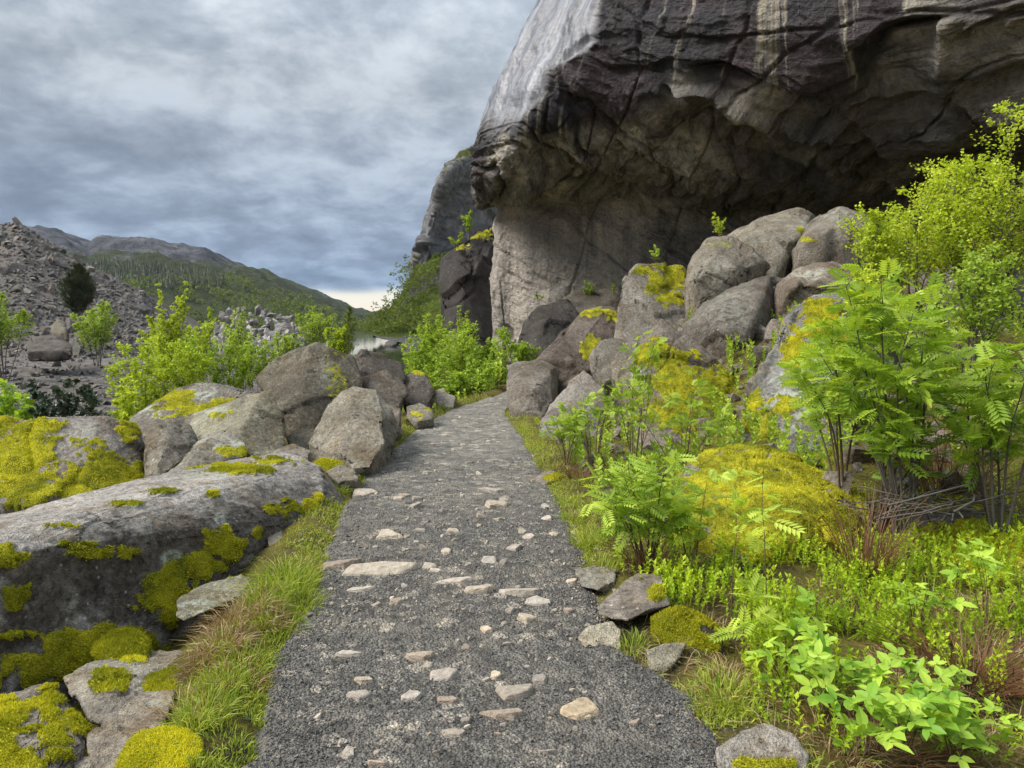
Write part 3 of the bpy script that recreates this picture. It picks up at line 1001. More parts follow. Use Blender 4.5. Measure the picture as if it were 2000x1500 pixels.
def boulder(label, pts, depth_back, level=5, tint='grey', sharp=26, rough=0.045, seed=0, chips=5, moss=(), mossz=0.0, dark=(), lichen=(), name='boulder', shrink=0.9, sink=0.25, fuzz=0, cat='boulder', group=None, mat='rock', mdir=None):
    """pts: (px, py, d) corners seen in the photo; a back set is added depth_back metres behind; everything is a real solid"""
    r = np.random.RandomState(seed + 101)
    W = [P(*p) for p in pts]
    cpx = np.mean([p[0] for p in pts])
    top = min(p[1] for p in pts)
    bot = max(p[1] for p in pts)
    B = []
    for (x, y, d) in pts:
        f = shrink
        q = P(cpx + (x - cpx) * f, y + (bot - y) * 0.10, d + depth_back)
        B.append(q)
    lowest = sorted(range(len(W)), key=lambda i: W[i][2])[:max(2, len(W) // 3)]
    D = [W[i] + np.array([0, 0.02, -sink]) for i in lowest] + [B[i] + np.array([0, 0, -sink]) for i in lowest]
    pts3 = np.array(W + B + D)
    c, Np, dp = hull_planes(pts3)
    ext = pts3 - c
    size = float(np.prod(np.maximum(ext.max(0) - ext.min(0), 0.05)) ** (1 / 3))
    nchip = []
    for _ in range(min(chips, 3)):
        n = r.normal(size=3)
        n[2] = abs(n[2]) * 0.8
        n /= np.linalg.norm(n)
        nchip.append((n, (ext @ n).max() * r.uniform(0.86, 0.95)))
        Np = np.vstack([Np, n])
        dp = np.append(dp, nchip[-1][1])
    off = r.uniform(-50, 50, 3)
    k = 1.0 / size
    dist = float(np.mean([p[2] for p in pts]))
    if sharp <= 6 or level <= 4 and dist > 30:
        w, E = np.linalg.eigh(np.cov(ext.T))
        sc = np.sqrt(np.maximum(w, (0.15 ** 2) * w.max()))
        D0, F = ico(level)
        Q = (D0 * sc) @ E.T
        g = np.maximum(Q @ Np.T, 0) / dp
        gm = g.max(1)
        V = c + Q / (gm * ((g / gm[:, None]) ** (sharp * 4)).sum(1) ** (1 / (sharp * 4)))[:, None]
    else:
        V, F = hull_mesh(pts3, dist, level, size, sharp, Np, dp, c, nchip)
    N = normals(V, F)
    if (N * (V - c)).sum(1).mean() < 0:
        F = F[:, ::-1]
        N = -N
    n1 = fbm((V + off) * k * 1.6, 3)
    wv = (V + off) * k * 2.6
    f1, f2, ci, co = cells(wv + 0.35 * np.stack([fbm(wv * 1.1, 2), fbm(wv * 1.1 + 7, 2), fbm(wv * 1.1 + 13, 2)], -1))
    facet = (GRAD[ci] * co).sum(1)
    n3 = fbm((V + off) * 7.0, 4, 0.55)
    strat = fbm((V + off) @ np.array([[.3, .2, .1], [.1, .3, .9], [2.4, 1.0, .4]]).T * k * 2.0, 3, 0.5, True)
    crack = sstep(0.02, 0.0, np.abs(perlin((V + off) * k * 1.5 + 0.35 * n1[:, None])))
    disp = size * rough * (0.45 * n1 + 0.62 * facet + 0.42 * strat - 0.30 * crack) + 0.020 * min(1.5, size) * n3 + 0.007 * fbm((V + off) * 26, 3, 0.6)
    V = V + N * disp[:, None]
    N = normals(V, F)
    px, py = project(V)
    fr = sstep(-0.1, 0.15, -(N * (V - np.array([0, 0, EYE]))).sum(1) / np.linalg.norm(V - np.array([0, 0, EYE]), axis=1))
    mn = fbm((V + off) * 3.0, 5, 0.65) + 0.75 * fbm((V + off) * 10.0, 3, 0.65)

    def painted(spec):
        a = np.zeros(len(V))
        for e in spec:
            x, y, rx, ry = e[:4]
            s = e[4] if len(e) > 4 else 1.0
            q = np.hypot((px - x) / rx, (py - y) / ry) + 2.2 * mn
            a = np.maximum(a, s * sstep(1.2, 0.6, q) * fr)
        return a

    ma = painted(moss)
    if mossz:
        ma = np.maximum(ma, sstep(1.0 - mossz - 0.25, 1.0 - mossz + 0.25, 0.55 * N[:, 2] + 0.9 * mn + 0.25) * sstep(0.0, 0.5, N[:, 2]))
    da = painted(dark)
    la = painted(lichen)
    V = V + N * (0.018 * min(1, size) * sstep(0.35, 0.7, ma) * (1 + 1.2 * fbm((V + off) * 14, 3)))[:, None]
    base = np.array([c[0], c[1], V[:, 2].min()])
    o = link(name, mesh_from(name, V - base, F, {'moss': ma, 'dark': da, 'lichen': la}, True, M[mat]), None, base)
    t = TINT[tint] if isinstance(tint, str) else tint
    jitter = 1 + r.uniform(-0.08, 0.08, 3) * 0.4
    o.color = (*(np.array(t) * jitter * np.array([0.66, 0.655, 0.62])), 1)
    tag(o, label, cat, group)
    if fuzz:
        FUZZ.append((o, V, F, N, ma, fuzz, base, seed))
    return o


# ---- between the fjord and the path
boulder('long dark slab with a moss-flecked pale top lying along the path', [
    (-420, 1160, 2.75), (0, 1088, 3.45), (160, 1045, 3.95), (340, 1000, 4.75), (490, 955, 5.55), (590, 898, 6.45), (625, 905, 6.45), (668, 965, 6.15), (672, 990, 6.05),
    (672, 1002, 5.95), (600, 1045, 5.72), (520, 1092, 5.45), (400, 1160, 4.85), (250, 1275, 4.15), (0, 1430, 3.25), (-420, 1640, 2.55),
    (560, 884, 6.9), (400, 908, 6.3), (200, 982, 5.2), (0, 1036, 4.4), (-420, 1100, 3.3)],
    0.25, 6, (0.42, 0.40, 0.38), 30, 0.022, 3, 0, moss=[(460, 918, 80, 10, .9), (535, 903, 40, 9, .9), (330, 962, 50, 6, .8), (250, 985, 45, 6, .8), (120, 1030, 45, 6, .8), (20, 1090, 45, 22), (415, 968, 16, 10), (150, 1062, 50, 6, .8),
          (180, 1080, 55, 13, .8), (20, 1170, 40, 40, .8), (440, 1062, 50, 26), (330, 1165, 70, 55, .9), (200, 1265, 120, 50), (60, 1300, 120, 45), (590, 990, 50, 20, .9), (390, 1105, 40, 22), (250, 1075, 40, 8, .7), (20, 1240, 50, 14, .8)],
    dark=[(230, 1150, 330, 110, 1.0), (470, 1045, 130, 70, 1.0), (0, 1260, 200, 150, 1.0), (590, 985, 90, 45, 0.9), (380, 1080, 120, 75, 1.0), (100, 1160, 120, 75, 1.0)], lichen=[(265, 985, 26, 10), (425, 1015, 16, 14), (330, 1090, 18, 14), (400, 925, 60, 14, .6)], sink=0.35, fuzz=1.0, shrink=1.0)  # front shade and top brightness are partly put into the dark and lichen colour
boulder('broad grey slab with two large yellow moss mats behind the long dark slab', [
    (-420, 838, 6.7), (-100, 822, 6.9), (60, 816, 7.0), (200, 818, 7.3), (262, 838, 7.5), (282, 905, 7.2), (285, 960, 6.7), (150, 1010, 5.9), (-100, 1060, 5.3), (-420, 1130, 5.0), (-400, 960, 5.8), (100, 930, 6.35)],
    1.4, 6, (0.32, 0.30, 0.285), 30, 0.030, 4, 1, moss=[(45, 880, 80, 60), (40, 960, 75, 75), (-30, 920, 80, 90), (205, 935, 75, 60), (245, 845, 26, 20), (150, 960, 60, 40), (-120, 900, 90, 90)], lichen=[(180, 840, 30, 20, .5)], sink=0.5, fuzz=1.0)
boulder('low rounded rock with a rusty yellow moss cap beside the young birches', [
    (252, 822, 9.6), (300, 785, 9.8), (345, 762, 10.0), (390, 749, 10.2), (470, 752, 10.3), (508, 768, 10.0), (515, 800, 9.6), (430, 850, 9.0), (330, 860, 8.8), (262, 850, 9.2)],
    1.3, 5, 'grey', 22, 0.04, 5, 4, moss=[(345, 790, 45, 26), (390, 800, 45, 16), (440, 790, 40, 12), (320, 775, 20, 14)], lichen=[(400, 775, 40, 16), (300, 800, 30, 16)], sink=0.6, fuzz=.5)
boulder('sharp wedge boulder with a pale sloping top and olive front face', [
    (525, 762, 8.1), (548, 800, 7.9), (557, 835, 7.7), (552, 872, 7.4), (520, 890, 7.2), (455, 862, 7.3), (478, 838, 7.5), (378, 812, 8.6), (368, 832, 8.2), (400, 866, 7.6), (430, 795, 8.6), (470, 778, 8.7)],
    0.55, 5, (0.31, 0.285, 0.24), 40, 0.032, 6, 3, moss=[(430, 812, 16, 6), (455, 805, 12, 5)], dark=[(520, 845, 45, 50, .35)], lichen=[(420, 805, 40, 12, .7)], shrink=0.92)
boulder('upright split grey block standing at the end of the mossy slab', [
    (300, 818, 7.0), (345, 822, 7.1), (372, 832, 7.1), (388, 862, 6.8), (372, 885, 6.5), (330, 915, 6.2), (300, 942, 6.0), (284, 935, 6.1), (278, 880, 6.5), (280, 840, 6.8), (325, 850, 6.5)],
    0.5, 5, 'grey', 34, 0.045, 7, 4, dark=[(350, 870, 30, 30, .4)])
boulder('low lichen-spotted wedge leaning between the split block and the dark slab', [
    (315, 935, 6.1), (352, 880, 6.7), (405, 852, 7.1), (440, 838, 7.2), (482, 868, 6.9), (478, 888, 6.6), (430, 905, 6.4), (350, 930, 6.1), (392, 868, 6.6)],
    0.4, 5, 'pale', 34, 0.04, 8, 3, moss=[(458, 884, 30, 9)], lichen=[(465, 868, 14, 14), (430, 878, 10, 9)], fuzz=.5)
boulder('big brown boulder with a steep flat face and pointed crest behind the sharp wedge', [
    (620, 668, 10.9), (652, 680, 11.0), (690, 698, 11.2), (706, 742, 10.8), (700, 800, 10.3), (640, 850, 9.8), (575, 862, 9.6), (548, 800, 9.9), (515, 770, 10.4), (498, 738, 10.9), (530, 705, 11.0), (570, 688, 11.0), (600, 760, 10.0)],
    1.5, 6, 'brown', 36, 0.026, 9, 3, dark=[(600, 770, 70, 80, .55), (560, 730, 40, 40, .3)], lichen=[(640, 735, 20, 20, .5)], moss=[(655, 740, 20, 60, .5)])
boulder('grey path-side boulder with stepped facets under the brown boulder', [
    (690, 757, 8.5), (735, 764, 8.5), (768, 798, 8.4), (778, 850, 8.1), (752, 892, 7.6), (695, 908, 7.3), (640, 890, 7.5), (600, 868, 7.8), (625, 820, 8.2), (640, 792, 8.4), (665, 770, 8.5), (690, 830, 7.7), (740, 825, 7.8)],
    0.8, 5, (0.30, 0.275, 0.235), 34, 0.045, 10, 6, dark=[(765, 850, 20, 45, .6)], moss=[(640, 905, 30, 8)])
boulder('squat facet block leaning on the front of the grey path-side boulder', [
    (668, 842, 7.6), (705, 822, 7.7), (742, 824, 7.7), (752, 862, 7.45), (728, 898, 7.2), (690, 906, 7.15), (662, 884, 7.3)],
    0.35, 4, (0.29, 0.265, 0.225), 40, 0.04, 12, 3)
boulder('dark rounded block in the cluster past the brown boulder, highest of the cluster', [
    (690, 700, 12.6), (705, 682, 12.8), (745, 690, 13), (785, 712, 13), (792, 742, 12.6), (770, 760, 12.2), (710, 760, 12), (695, 740, 12.2)], 0.9, 5, 'dark', 24, 0.05, 13, 5, dark=[(720, 735, 30, 30, .5)])
boulder('dark rounded block in the cluster past the brown boulder, middle one', [
    (722, 735, 11.3), (750, 720, 11.5), (785, 738, 11.4), (795, 768, 11.0), (775, 795, 10.6), (735, 800, 10.5), (718, 770, 10.9)], 0.8, 5, 'brown', 26, 0.05, 14, 5, dark=[(765, 770, 30, 30, .5)])
boulder('dark cleft block in the cluster past the brown boulder, next to the bushes', [
    (785, 735, 12.9), (815, 722, 13.0), (838, 738, 12.8), (848, 765, 12.5), (838, 792, 12.1), (800, 795, 12.0), (782, 770, 12.4)], 0.9, 5, 'dark', 26, 0.06, 15, 5, dark=[(805, 775, 30, 30, .6)], moss=[(820, 730, 14, 6)])
for k, (lb, q) in enumerate([
    ('small block wedged behind the grey path-side boulder', [(728, 800, 9.6), (760, 788, 9.7), (782, 800, 9.5), (784, 838, 9.2), (760, 850, 9.1), (735, 835, 9.3)]),
    ('small grey stone at the grass edge below the dark cleft block', [(795, 795, 10.8), (820, 788, 10.9), (845, 800, 10.7), (846, 818, 10.5), (815, 825, 10.3), (795, 815, 10.5)]),
    ('small pale stone resting at the foot of the bushes where the path bends', [(850, 770, 13.3), (872, 766, 13.4), (890, 775, 13.2), (885, 795, 12.8), (855, 796, 12.7)]),
    ('flat stone on top of the small stones where the path bends', [(850, 762, 13.6), (866, 758, 13.6), (872, 768, 13.4), (852, 772, 13.4)]),
    ('low brown stone between the sharp wedge and the path-side boulder', [(560, 850, 8.3), (590, 838, 8.4), (620, 845, 8.3), (612, 875, 8.0), (570, 882, 7.9)]),
    ('flattish grey stone under the sharp wedge at the slab end', [(530, 880, 7.4), (570, 868, 7.5), (606, 880, 7.4), (600, 900, 7.15), (550, 902, 7.1)]),
    ('low grey stone half sunk in the grassy verge beyond the slab', [(682, 905, 7.25), (705, 892, 7.35), (728, 900, 7.2), (722, 912, 7.05), (690, 914, 7.0)]),
    ('low grey rock at the blunt end of the dark slab', [(636, 920, 6.7), (665, 908, 6.8), (692, 918, 6.65), (700, 936, 6.4), (660, 940, 6.35)]),
]):
    boulder(lb, q, 0.3, 4, ['grey', 'grey', 'pale', 'pale', 'brown', 'grey', 'pale', 'grey'][k], 30, 0.05, 30 + k, 3, mossz=0.12 if k in (1, 5) else 0, sink=0.12, cat='stone', name='stone')
boulder('flat mossy stone tucked between the dark slab and the gravel', [
    (522, 1042, 5.2), (600, 1028, 5.5), (650, 1030, 5.4), (640, 1050, 5.15), (600, 1068, 4.95), (525, 1076, 4.85)], 0.35, 5, (0.36, 0.33, 0.27), 36, 0.04, 41, 2, moss=[(610, 1028, 50, 10)], sink=0.1, cat='stone', name='stone', fuzz=1)
boulder('tilted pale slab with lichen between the dark slab and the tall grass', [
    (345, 1172, 3.95), (400, 1140, 4.25), (470, 1124, 4.45), (492, 1132, 4.4), (480, 1160, 4.15), (410, 1190, 3.9), (360, 1212, 3.75), (344, 1205, 3.8)], 0.2, 5, (0.33, 0.31, 0.25), 40, 0.04, 42, 2, moss=[(440, 1118, 70, 10)], lichen=[(370, 1185, 30, 18)], sink=0.02, fuzz=1)
boulder('flat-topped cracked block with a moss tongue down its front', [
    (122, 1322, 3.05), (180, 1292, 3.3), (270, 1270, 3.55), (355, 1268, 3.55), (372, 1290, 3.35), (300, 1330, 3.05), (268, 1370, 2.85), (245, 1414, 2.68), (182, 1408, 2.7), (135, 1352, 2.92), (215, 1325, 2.95)],
    0.3, 5, (0.34, 0.315, 0.275), 36, 0.045, 43, 3, moss=[(220, 1325, 40, 22), (262, 1290, 30, 10)], dark=[(215, 1375, 45, 30, .45)], sink=0.1, fuzz=1.2)
boulder('elongated pinkish-grey boulder beside the bright yellow moss at the verge', [
    (345, 1345, 2.85), (300, 1340, 2.9), (230, 1382, 2.72), (172, 1428, 2.55), (172, 1468, 2.42), (200, 1520, 2.3), (250, 1520, 2.3), (265, 1455, 2.45), (330, 1395, 2.65)],
    0.25, 5, (0.33, 0.28, 0.245), 34, 0.04, 44, 4, dark=[(190, 1460, 30, 30, .3)], lichen=[(310, 1365, 24, 16, .5)], sink=0.1)
boulder('moss-covered boulder with bare grey streaks under the dark slab', [
    (-120, 1400, 2.6), (20, 1352, 2.8), (90, 1340, 2.85), (130, 1375, 2.75), (165, 1420, 2.55), (175, 1480, 2.4), (100, 1540, 2.25), (-100, 1560, 2.2), (80, 1430, 2.45)],
    0.4, 5, 'grey', 18, 0.04, 45, 3, moss=[(110, 1450, 60, 55), (20, 1480, 90, 70), (-40, 1420, 70, 60), (100, 1365, 40, 25, .8), (150, 1420, 30, 40)], sink=0.15, fuzz=1.5)
boulder('pale rounded stone at the foot of the elongated pinkish boulder', [
    (142, 1490, 2.4), (165, 1476, 2.45), (192, 1482, 2.42), (200, 1520, 2.3), (150, 1530, 2.27)], 0.12, 4, 'pale', 24, 0.04, 46, 3, sink=0.05, cat='stone', name='stone')

# ---- between the path and the cliff
boulder('tilted angular block with a lichen-grey side perched on smaller stones', [
    (1290, 1122, 3.95), (1240, 1120, 4.0), (1226, 1130, 3.95), (1166, 1188, 3.62), (1172, 1202, 3.52), (1225, 1212, 3.45), (1270, 1190, 3.5), (1308, 1182, 3.6), (1300, 1150, 3.8)],
    0.18, 5, (0.33, 0.30, 0.265), 44, 0.035, 50, 2, moss=[(1285, 1160, 22, 18)], dark=[(1255, 1195, 45, 18, .6), (1180, 1200, 16, 10, .4)], lichen=[(1298, 1150, 22, 22)], sink=0.0, fuzz=1)
boulder('flat pale stone at the gravel edge behind the tilted block', [
    (1120, 1110, 4.25), (1160, 1104, 4.35), (1205, 1112, 4.3), (1200, 1135, 4.1), (1165, 1152, 3.95), (1135, 1145, 4.0)], 0.1, 4, 'pale', 40, 0.035, 51, 2, sink=0.1, cat='stone', name='stone')
boulder('pale rounded wedge stone holding up the tilted block at the gravel edge', [
    (1126, 1245, 3.36), (1150, 1222, 3.42), (1195, 1214, 3.44), (1212, 1230, 3.4), (1212, 1275, 3.28), (1180, 1288, 3.24), (1140, 1270, 3.28)], 0.15, 5, (0.38, 0.345, 0.285), 26, 0.03, 52, 2, sink=0.08, cat='stone', name='stone')
boulder('round boulder under a thick olive moss cushion next to the tilted block', [
    (1275, 1210, 3.48), (1320, 1186, 3.5), (1370, 1200, 3.48), (1412, 1235, 3.42), (1422, 1280, 3.36), (1390, 1315, 3.28), (1330, 1300, 3.24), (1280, 1255, 3.32)],
    0.4, 5, 'dark', 14, 0.03, 53, 2, moss=[(1330, 1225, 90, 48), (1270, 1240, 50, 30), (1380, 1260, 30, 30, .8)], sink=0.15, fuzz=1.6)
boulder('small pointed stone with a bare face below the moss cushion', [
    (1262, 1270, 3.16), (1300, 1258, 3.2), (1340, 1256, 3.2), (1325, 1285, 3.12), (1290, 1318, 3.05), (1268, 1300, 3.08)], 0.15, 4, (0.30, 0.275, 0.23), 40, 0.04, 54, 3, sink=0.1, cat='stone', name='stone')
boulder('dark mossy stone in the shadow beneath the tilted block', [
    (1205, 1225, 3.6), (1260, 1222, 3.62), (1275, 1250, 3.5), (1250, 1280, 3.32), (1210, 1272, 3.36)], 0.2, 4, 'dark', 20, 0.04, 55, 2, moss=[(1240, 1265, 40, 20)], sink=0.1, cat='stone', name='stone', fuzz=1)
boulder('big pale grey stone at the corner of the path with a mossy underside', [
    (1400, 1462, 2.38), (1450, 1425, 2.46), (1495, 1413, 2.50), (1550, 1435, 2.46), (1578, 1475, 2.38), (1575, 1530, 2.28), (1480, 1560, 2.22), (1405, 1530, 2.26)],
    0.3, 5, (0.35, 0.335, 0.315), 26, 0.035, 56, 3, moss=[(1500, 1495, 50, 14), (1550, 1490, 20, 14)], sink=0.1, fuzz=1.2)
boulder('small grey stone in the dry grass beside the gravel', [
    (1345, 1348, 3.0), (1368, 1331, 3.08), (1392, 1340, 3.04), (1390, 1368, 2.92), (1360, 1374, 2.9)], 0.1, 4, 'pale', 30, 0.04, 57, 3, sink=0.05, cat='stone', name='stone')
boulder('great boulder blanketed in golden moss below the rowan bushes', [
    (1340, 905, 6.0), (1385, 878, 6.2), (1440, 866, 6.3), (1490, 872, 6.2), (1545, 895, 6.0), (1600, 925, 5.8), (1650, 948, 5.7), (1690, 960, 5.7), (1700, 1010, 5.3), (1650, 1060, 4.9), (1560, 1095, 4.65), (1440, 1085, 4.7), (1340, 1040, 4.95), (1300, 960, 5.5), (1470, 960, 5.2), (1580, 1000, 4.95)],
    1.0, 6, (0.30, 0.28, 0.26), 16, 0.035, 58, 3, moss=[(1480, 985, 260, 190), (1450, 930, 130, 60), (1380, 960, 90, 80), (1500, 1000, 120, 80), (1580, 970, 80, 50), (1560, 1050, 80, 40), (1440, 1040, 100, 60), (1640, 955, 50, 14, .8)], sink=0.3, fuzz=1.3)
boulder('leaning grey boulder with lichen crust and moss patches behind the rowans', [
    (1438, 862, 7.6), (1452, 815, 7.9), (1478, 765, 8.2), (1502, 690, 8.6), (1532, 620, 9.0), (1585, 580, 9.3), (1640, 574, 9.3), (1720, 600, 9.2), (1800, 690, 8.8), (1850, 800, 8.2), (1800, 900, 7.4), (1640, 905, 7.2), (1530, 890, 7.2), (1640, 740, 7.9), (1560, 740, 8.0)],
    1.4, 6, (0.27, 0.265, 0.265), 26, 0.050, 59, 3, moss=[(1610, 640, 70, 40), (1560, 690, 30, 40), (1640, 680, 60, 25), (1490, 835, 40, 40), (1600, 600, 50, 22), (1540, 800, 30, 24), (1720, 800, 60, 60, .8), (1640, 850, 60, 40), (1470, 790, 14, 30)],
    lichen=[(1580, 790, 80, 70, .95), (1640, 720, 60, 50, .8), (1540, 860, 60, 30, .8)], dark=[(1480, 780, 30, 80, .3)], sink=0.4, fuzz=.8)
boulder('dark wedge with a moss apron at the foot of the leaning boulder', [
    (1500, 885, 6.9), (1550, 838, 7.1), (1600, 815, 7.2), (1650, 850, 7.0), (1680, 910, 6.6), (1620, 945, 6.3), (1540, 925, 6.5)], 0.5, 5, (0.20, 0.20, 0.21), 30, 0.04, 60, 3, moss=[(1580, 905, 70, 22), (1650, 880, 36, 40)], sink=0.3, fuzz=.8)
boulder('sloping boulder with a long golden moss tongue and bare grey tip', [
    (1292, 617, 10.4), (1262, 655, 10.2), (1300, 660, 10.0), (1340, 668, 10.2), (1360, 715, 10.0), (1460, 755, 9.6), (1452, 800, 9.2), (1420, 850, 8.6), (1330, 880, 8.2), (1240, 872, 8.3), (1218, 800, 8.9), (1222, 740, 9.5), (1330, 780, 8.9)],
    1.2, 6, 'grey', 22, 0.040, 61, 4, moss=[(1300, 700, 55, 30), (1340, 745, 80, 40), (1400, 770, 70, 30), (1330, 800, 80, 50), (1400, 820, 50, 26), (1265, 690, 24, 18), (1390, 850, 40, 20)], lichen=[(1240, 740, 26, 30, .8)], sink=0.4, fuzz=.6)
boulder('large dark rounded boulder speckled with white lichen above the moss tongue', [
    (1335, 640, 11.6), (1370, 590, 12.0), (1430, 562, 12.3), (1505, 540, 12.4), (1518, 600, 12.0), (1510, 660, 11.6), (1480, 705, 11.2), (1420, 728, 10.9), (1368, 722, 11.0), (1348, 690, 11.2), (1395, 605, 11.2), (1485, 590, 11.3), (1450, 660, 10.6)],
    1.6, 6, (0.20, 0.18, 0.165), 22, 0.045, 62, 2, dark=[(1440, 660, 80, 60, .65)], lichen=[(1430, 610, 60, 40, .35)], sink=0.6)
boulder('tall pale block with a flat top and a yellow moss panel', [
    (1222, 517, 14.2), (1280, 514, 14.5), (1335, 517, 14.7), (1345, 560, 14.3), (1362, 605, 13.9), (1330, 665, 13.2), (1260, 680, 13.0), (1198, 672, 13.1), (1205, 600, 13.6), (1213, 545, 14.0)],
    1.7, 6, (0.30, 0.28, 0.265), 34, 0.050, 63, 3, moss=[(1300, 545, 42, 40), (1255, 528, 30, 8), (1310, 580, 30, 18)], dark=[(1320, 630, 40, 30, .3)], sink=0.8, fuzz=.5)
boulder('rounded boulder with a jutting broken ledge beside the tall pale block', [
    (1332, 560, 13.9), (1345, 520, 14.2), (1380, 470, 14.6), (1425, 462, 14.7), (1465, 490, 14.3), (1500, 518, 13.9), (1480, 535, 13.7), (1440, 565, 13.4), (1400, 585, 13.2), (1358, 600, 13.1), (1352, 540, 13.2), (1400, 498, 13.4), (1452, 520, 13.1)],
    1.5, 6, (0.27, 0.25, 0.22), 26, 0.075, 64, 4, dark=[(1455, 515, 26, 22, .7)], moss=[(1410, 478, 30, 8, .5)], lichen=[(1400, 540, 40, 30, .4)], sink=0.6)
boulder('broad pale boulder with a vertical seam under the overhang', [
    (1418, 470, 17.0), (1450, 440, 17.3), (1490, 418, 17.6), (1560, 411, 17.8), (1592, 425, 17.6), (1590, 470, 17.0), (1560, 540, 16.2), (1470, 560, 15.9), (1430, 530, 16.2), (1445, 470, 15.8), (1505, 448, 15.7), (1572, 452, 15.9), (1510, 500, 15.3)],
    2.0, 6, (0.31, 0.29, 0.26), 24, 0.070, 65, 3, moss=[(1560, 450, 12, 6)], lichen=[(1580, 440, 16, 12, .8)], sink=0.8)
boulder('speckled grey-brown boulder with a small moss tuft under the overhang', [
    (1545, 490, 15.6), (1585, 440, 16.0), (1640, 405, 16.4), (1690, 425, 16.2), (1720, 480, 15.6), (1700, 540, 14.9), (1600, 560, 14.6), (1545, 540, 14.9), (1580, 470, 14.6), (1640, 440, 14.7), (1695, 470, 14.5)],
    1.8, 5, (0.25, 0.23, 0.21), 22, 0.065, 66, 3, moss=[(1577, 468, 14, 6), (1660, 480, 20, 8, .6)], lichen=[(1640, 420, 30, 14, .5)], dark=[(1620, 510, 50, 26, .3)], sink=0.8)
boulder('reddish-grey boulder with a smooth domed top behind the leaning boulder', [
    (1508, 600, 12.0), (1515, 560, 12.3), (1560, 525, 12.6), (1620, 515, 12.7), (1670, 530, 12.5), (1690, 590, 11.9), (1660, 640, 11.3), (1560, 660, 11.1), (1510, 640, 11.5), (1545, 562, 11.2), (1605, 545, 11.2), (1665, 562, 11.1)], 1.4, 5, (0.27, 0.225, 0.195), 22, 0.055, 67, 3, lichen=[(1580, 535, 50, 10, .8)], sink=0.6)
boulder('dark sloping boulder with a moss collar between the cliff foot and the tall block', [
    (1042, 705, 14.0), (1075, 668, 14.4), (1110, 630, 14.8), (1140, 605, 15.1), (1190, 598, 15.3), (1212, 612, 15.2), (1212, 660, 14.6), (1180, 715, 13.9), (1110, 730, 13.6), (1150, 650, 14.4)],
    1.5, 6, (0.20, 0.175, 0.155), 28, 0.040, 68, 4, moss=[(1165, 612, 36, 10), (1195, 618, 20, 12), (1150, 680, 22, 26)], dark=[(1130, 680, 70, 30, .55)], lichen=[(1150, 605, 30, 8, .6)], sink=0.7)
boulder('upright grey block standing where the path bends', [
    (988, 715, 12.6), (1010, 703, 12.8), (1060, 705, 12.9), (1092, 722, 12.7), (1088, 770, 12.2), (1062, 815, 11.6), (1020, 818, 11.5), (996, 790, 11.8), (988, 750, 12.2), (1040, 760, 11.9)],
    1.3, 6, (0.25, 0.23, 0.205), 32, 0.050, 69, 5, dark=[(1075, 760, 24, 30, .3)], sink=0.3)
boulder('pale slanting wedge rock beside the upright grey block', [
    (1140, 722, 11.4), (1110, 748, 11.2), (1078, 790, 10.8), (1060, 820, 10.6), (1100, 825, 10.3), (1150, 815, 10.3), (1185, 800, 10.5), (1180, 760, 10.9)], 0.8, 5, (0.31, 0.285, 0.265), 36, 0.04, 70, 3, dark=[(1175, 790, 20, 20, .5)], sink=0.4)
boulder('low bluish-grey rock at the grassy edge below the slanting wedge', [
    (1050, 825, 10.1), (1080, 795, 10.4), (1130, 800, 10.3), (1180, 815, 10.1), (1170, 850, 9.6), (1100, 862, 9.4), (1055, 850, 9.7)], 0.7, 5, (0.255, 0.235, 0.235), 32, 0.045, 71, 4, sink=0.3)
boulder('brownish block lodged between the dark sloping boulder and the moss tongue', [
    (1150, 700, 12.2), (1170, 665, 12.5), (1215, 660, 12.6), (1228, 690, 12.3), (1225, 730, 11.9), (1180, 745, 11.7), (1155, 730, 11.9)], 0.9, 5, 'grey', 30, 0.045, 72, 3, sink=0.5)
boulder('crooked grey stone under the moss tongue beside the leafy shoots', [
    (1195, 700, 11.4), (1225, 668, 11.7), (1262, 672, 11.6), (1270, 720, 11.2), (1240, 770, 10.7), (1200, 760, 10.9)], 0.7, 5, 'grey', 30, 0.05, 73, 3, sink=0.5)
boulder('black jagged rock against the pale cliff wall', [
    (1010, 668, 22.0), (1022, 630, 22.5), (1048, 598, 23.0), (1085, 585, 23.2), (1125, 588, 23.2), (1140, 620, 22.6), (1120, 665, 21.6), (1070, 695, 21.0), (1025, 692, 21.2), (1060, 640, 21.8)], 2.0, 6, 'black', 38, 0.075, 74, 7, dark=[(1060, 640, 60, 50, .4)], sink=0.8)
boulder('flat black ledge rock at the cliff foot carrying small saplings', [
    (1080, 600, 24.5), (1110, 575, 25.0), (1160, 568, 25.2), (1210, 560, 25.2), (1220, 600, 24.4), (1180, 635, 23.6), (1110, 640, 23.6)], 2.0, 5, 'dark', 36, 0.06, 75, 5, sink=0.8)
boulder('grey-green boulder half hidden behind the upper rowans', [
    (1840, 660, 9.2), (1855, 590, 9.7), (1900, 545, 10.1), (1970, 520, 10.3), (2100, 530, 10.2), (2120, 680, 9.0), (1980, 760, 8.4), (1860, 740, 8.6)], 1.4, 5, (0.21, 0.20, 0.19), 26, 0.045, 76, 4, moss=[(1920, 560, 60, 16), (1880, 640, 30, 30, .8)], dark=[(1900, 640, 80, 50, .3)], sink=0.6)
boulder('grey boulder peeping out between the birches above the rowans', [
    (1770, 560, 11.4), (1800, 520, 11.8), (1850, 500, 12.0), (1900, 515, 11.9), (1910, 580, 11.2), (1830, 610, 10.8)], 1.2, 5, 'grey', 28, 0.04, 77, 3, moss=[(1830, 512, 40, 10)], sink=0.5)
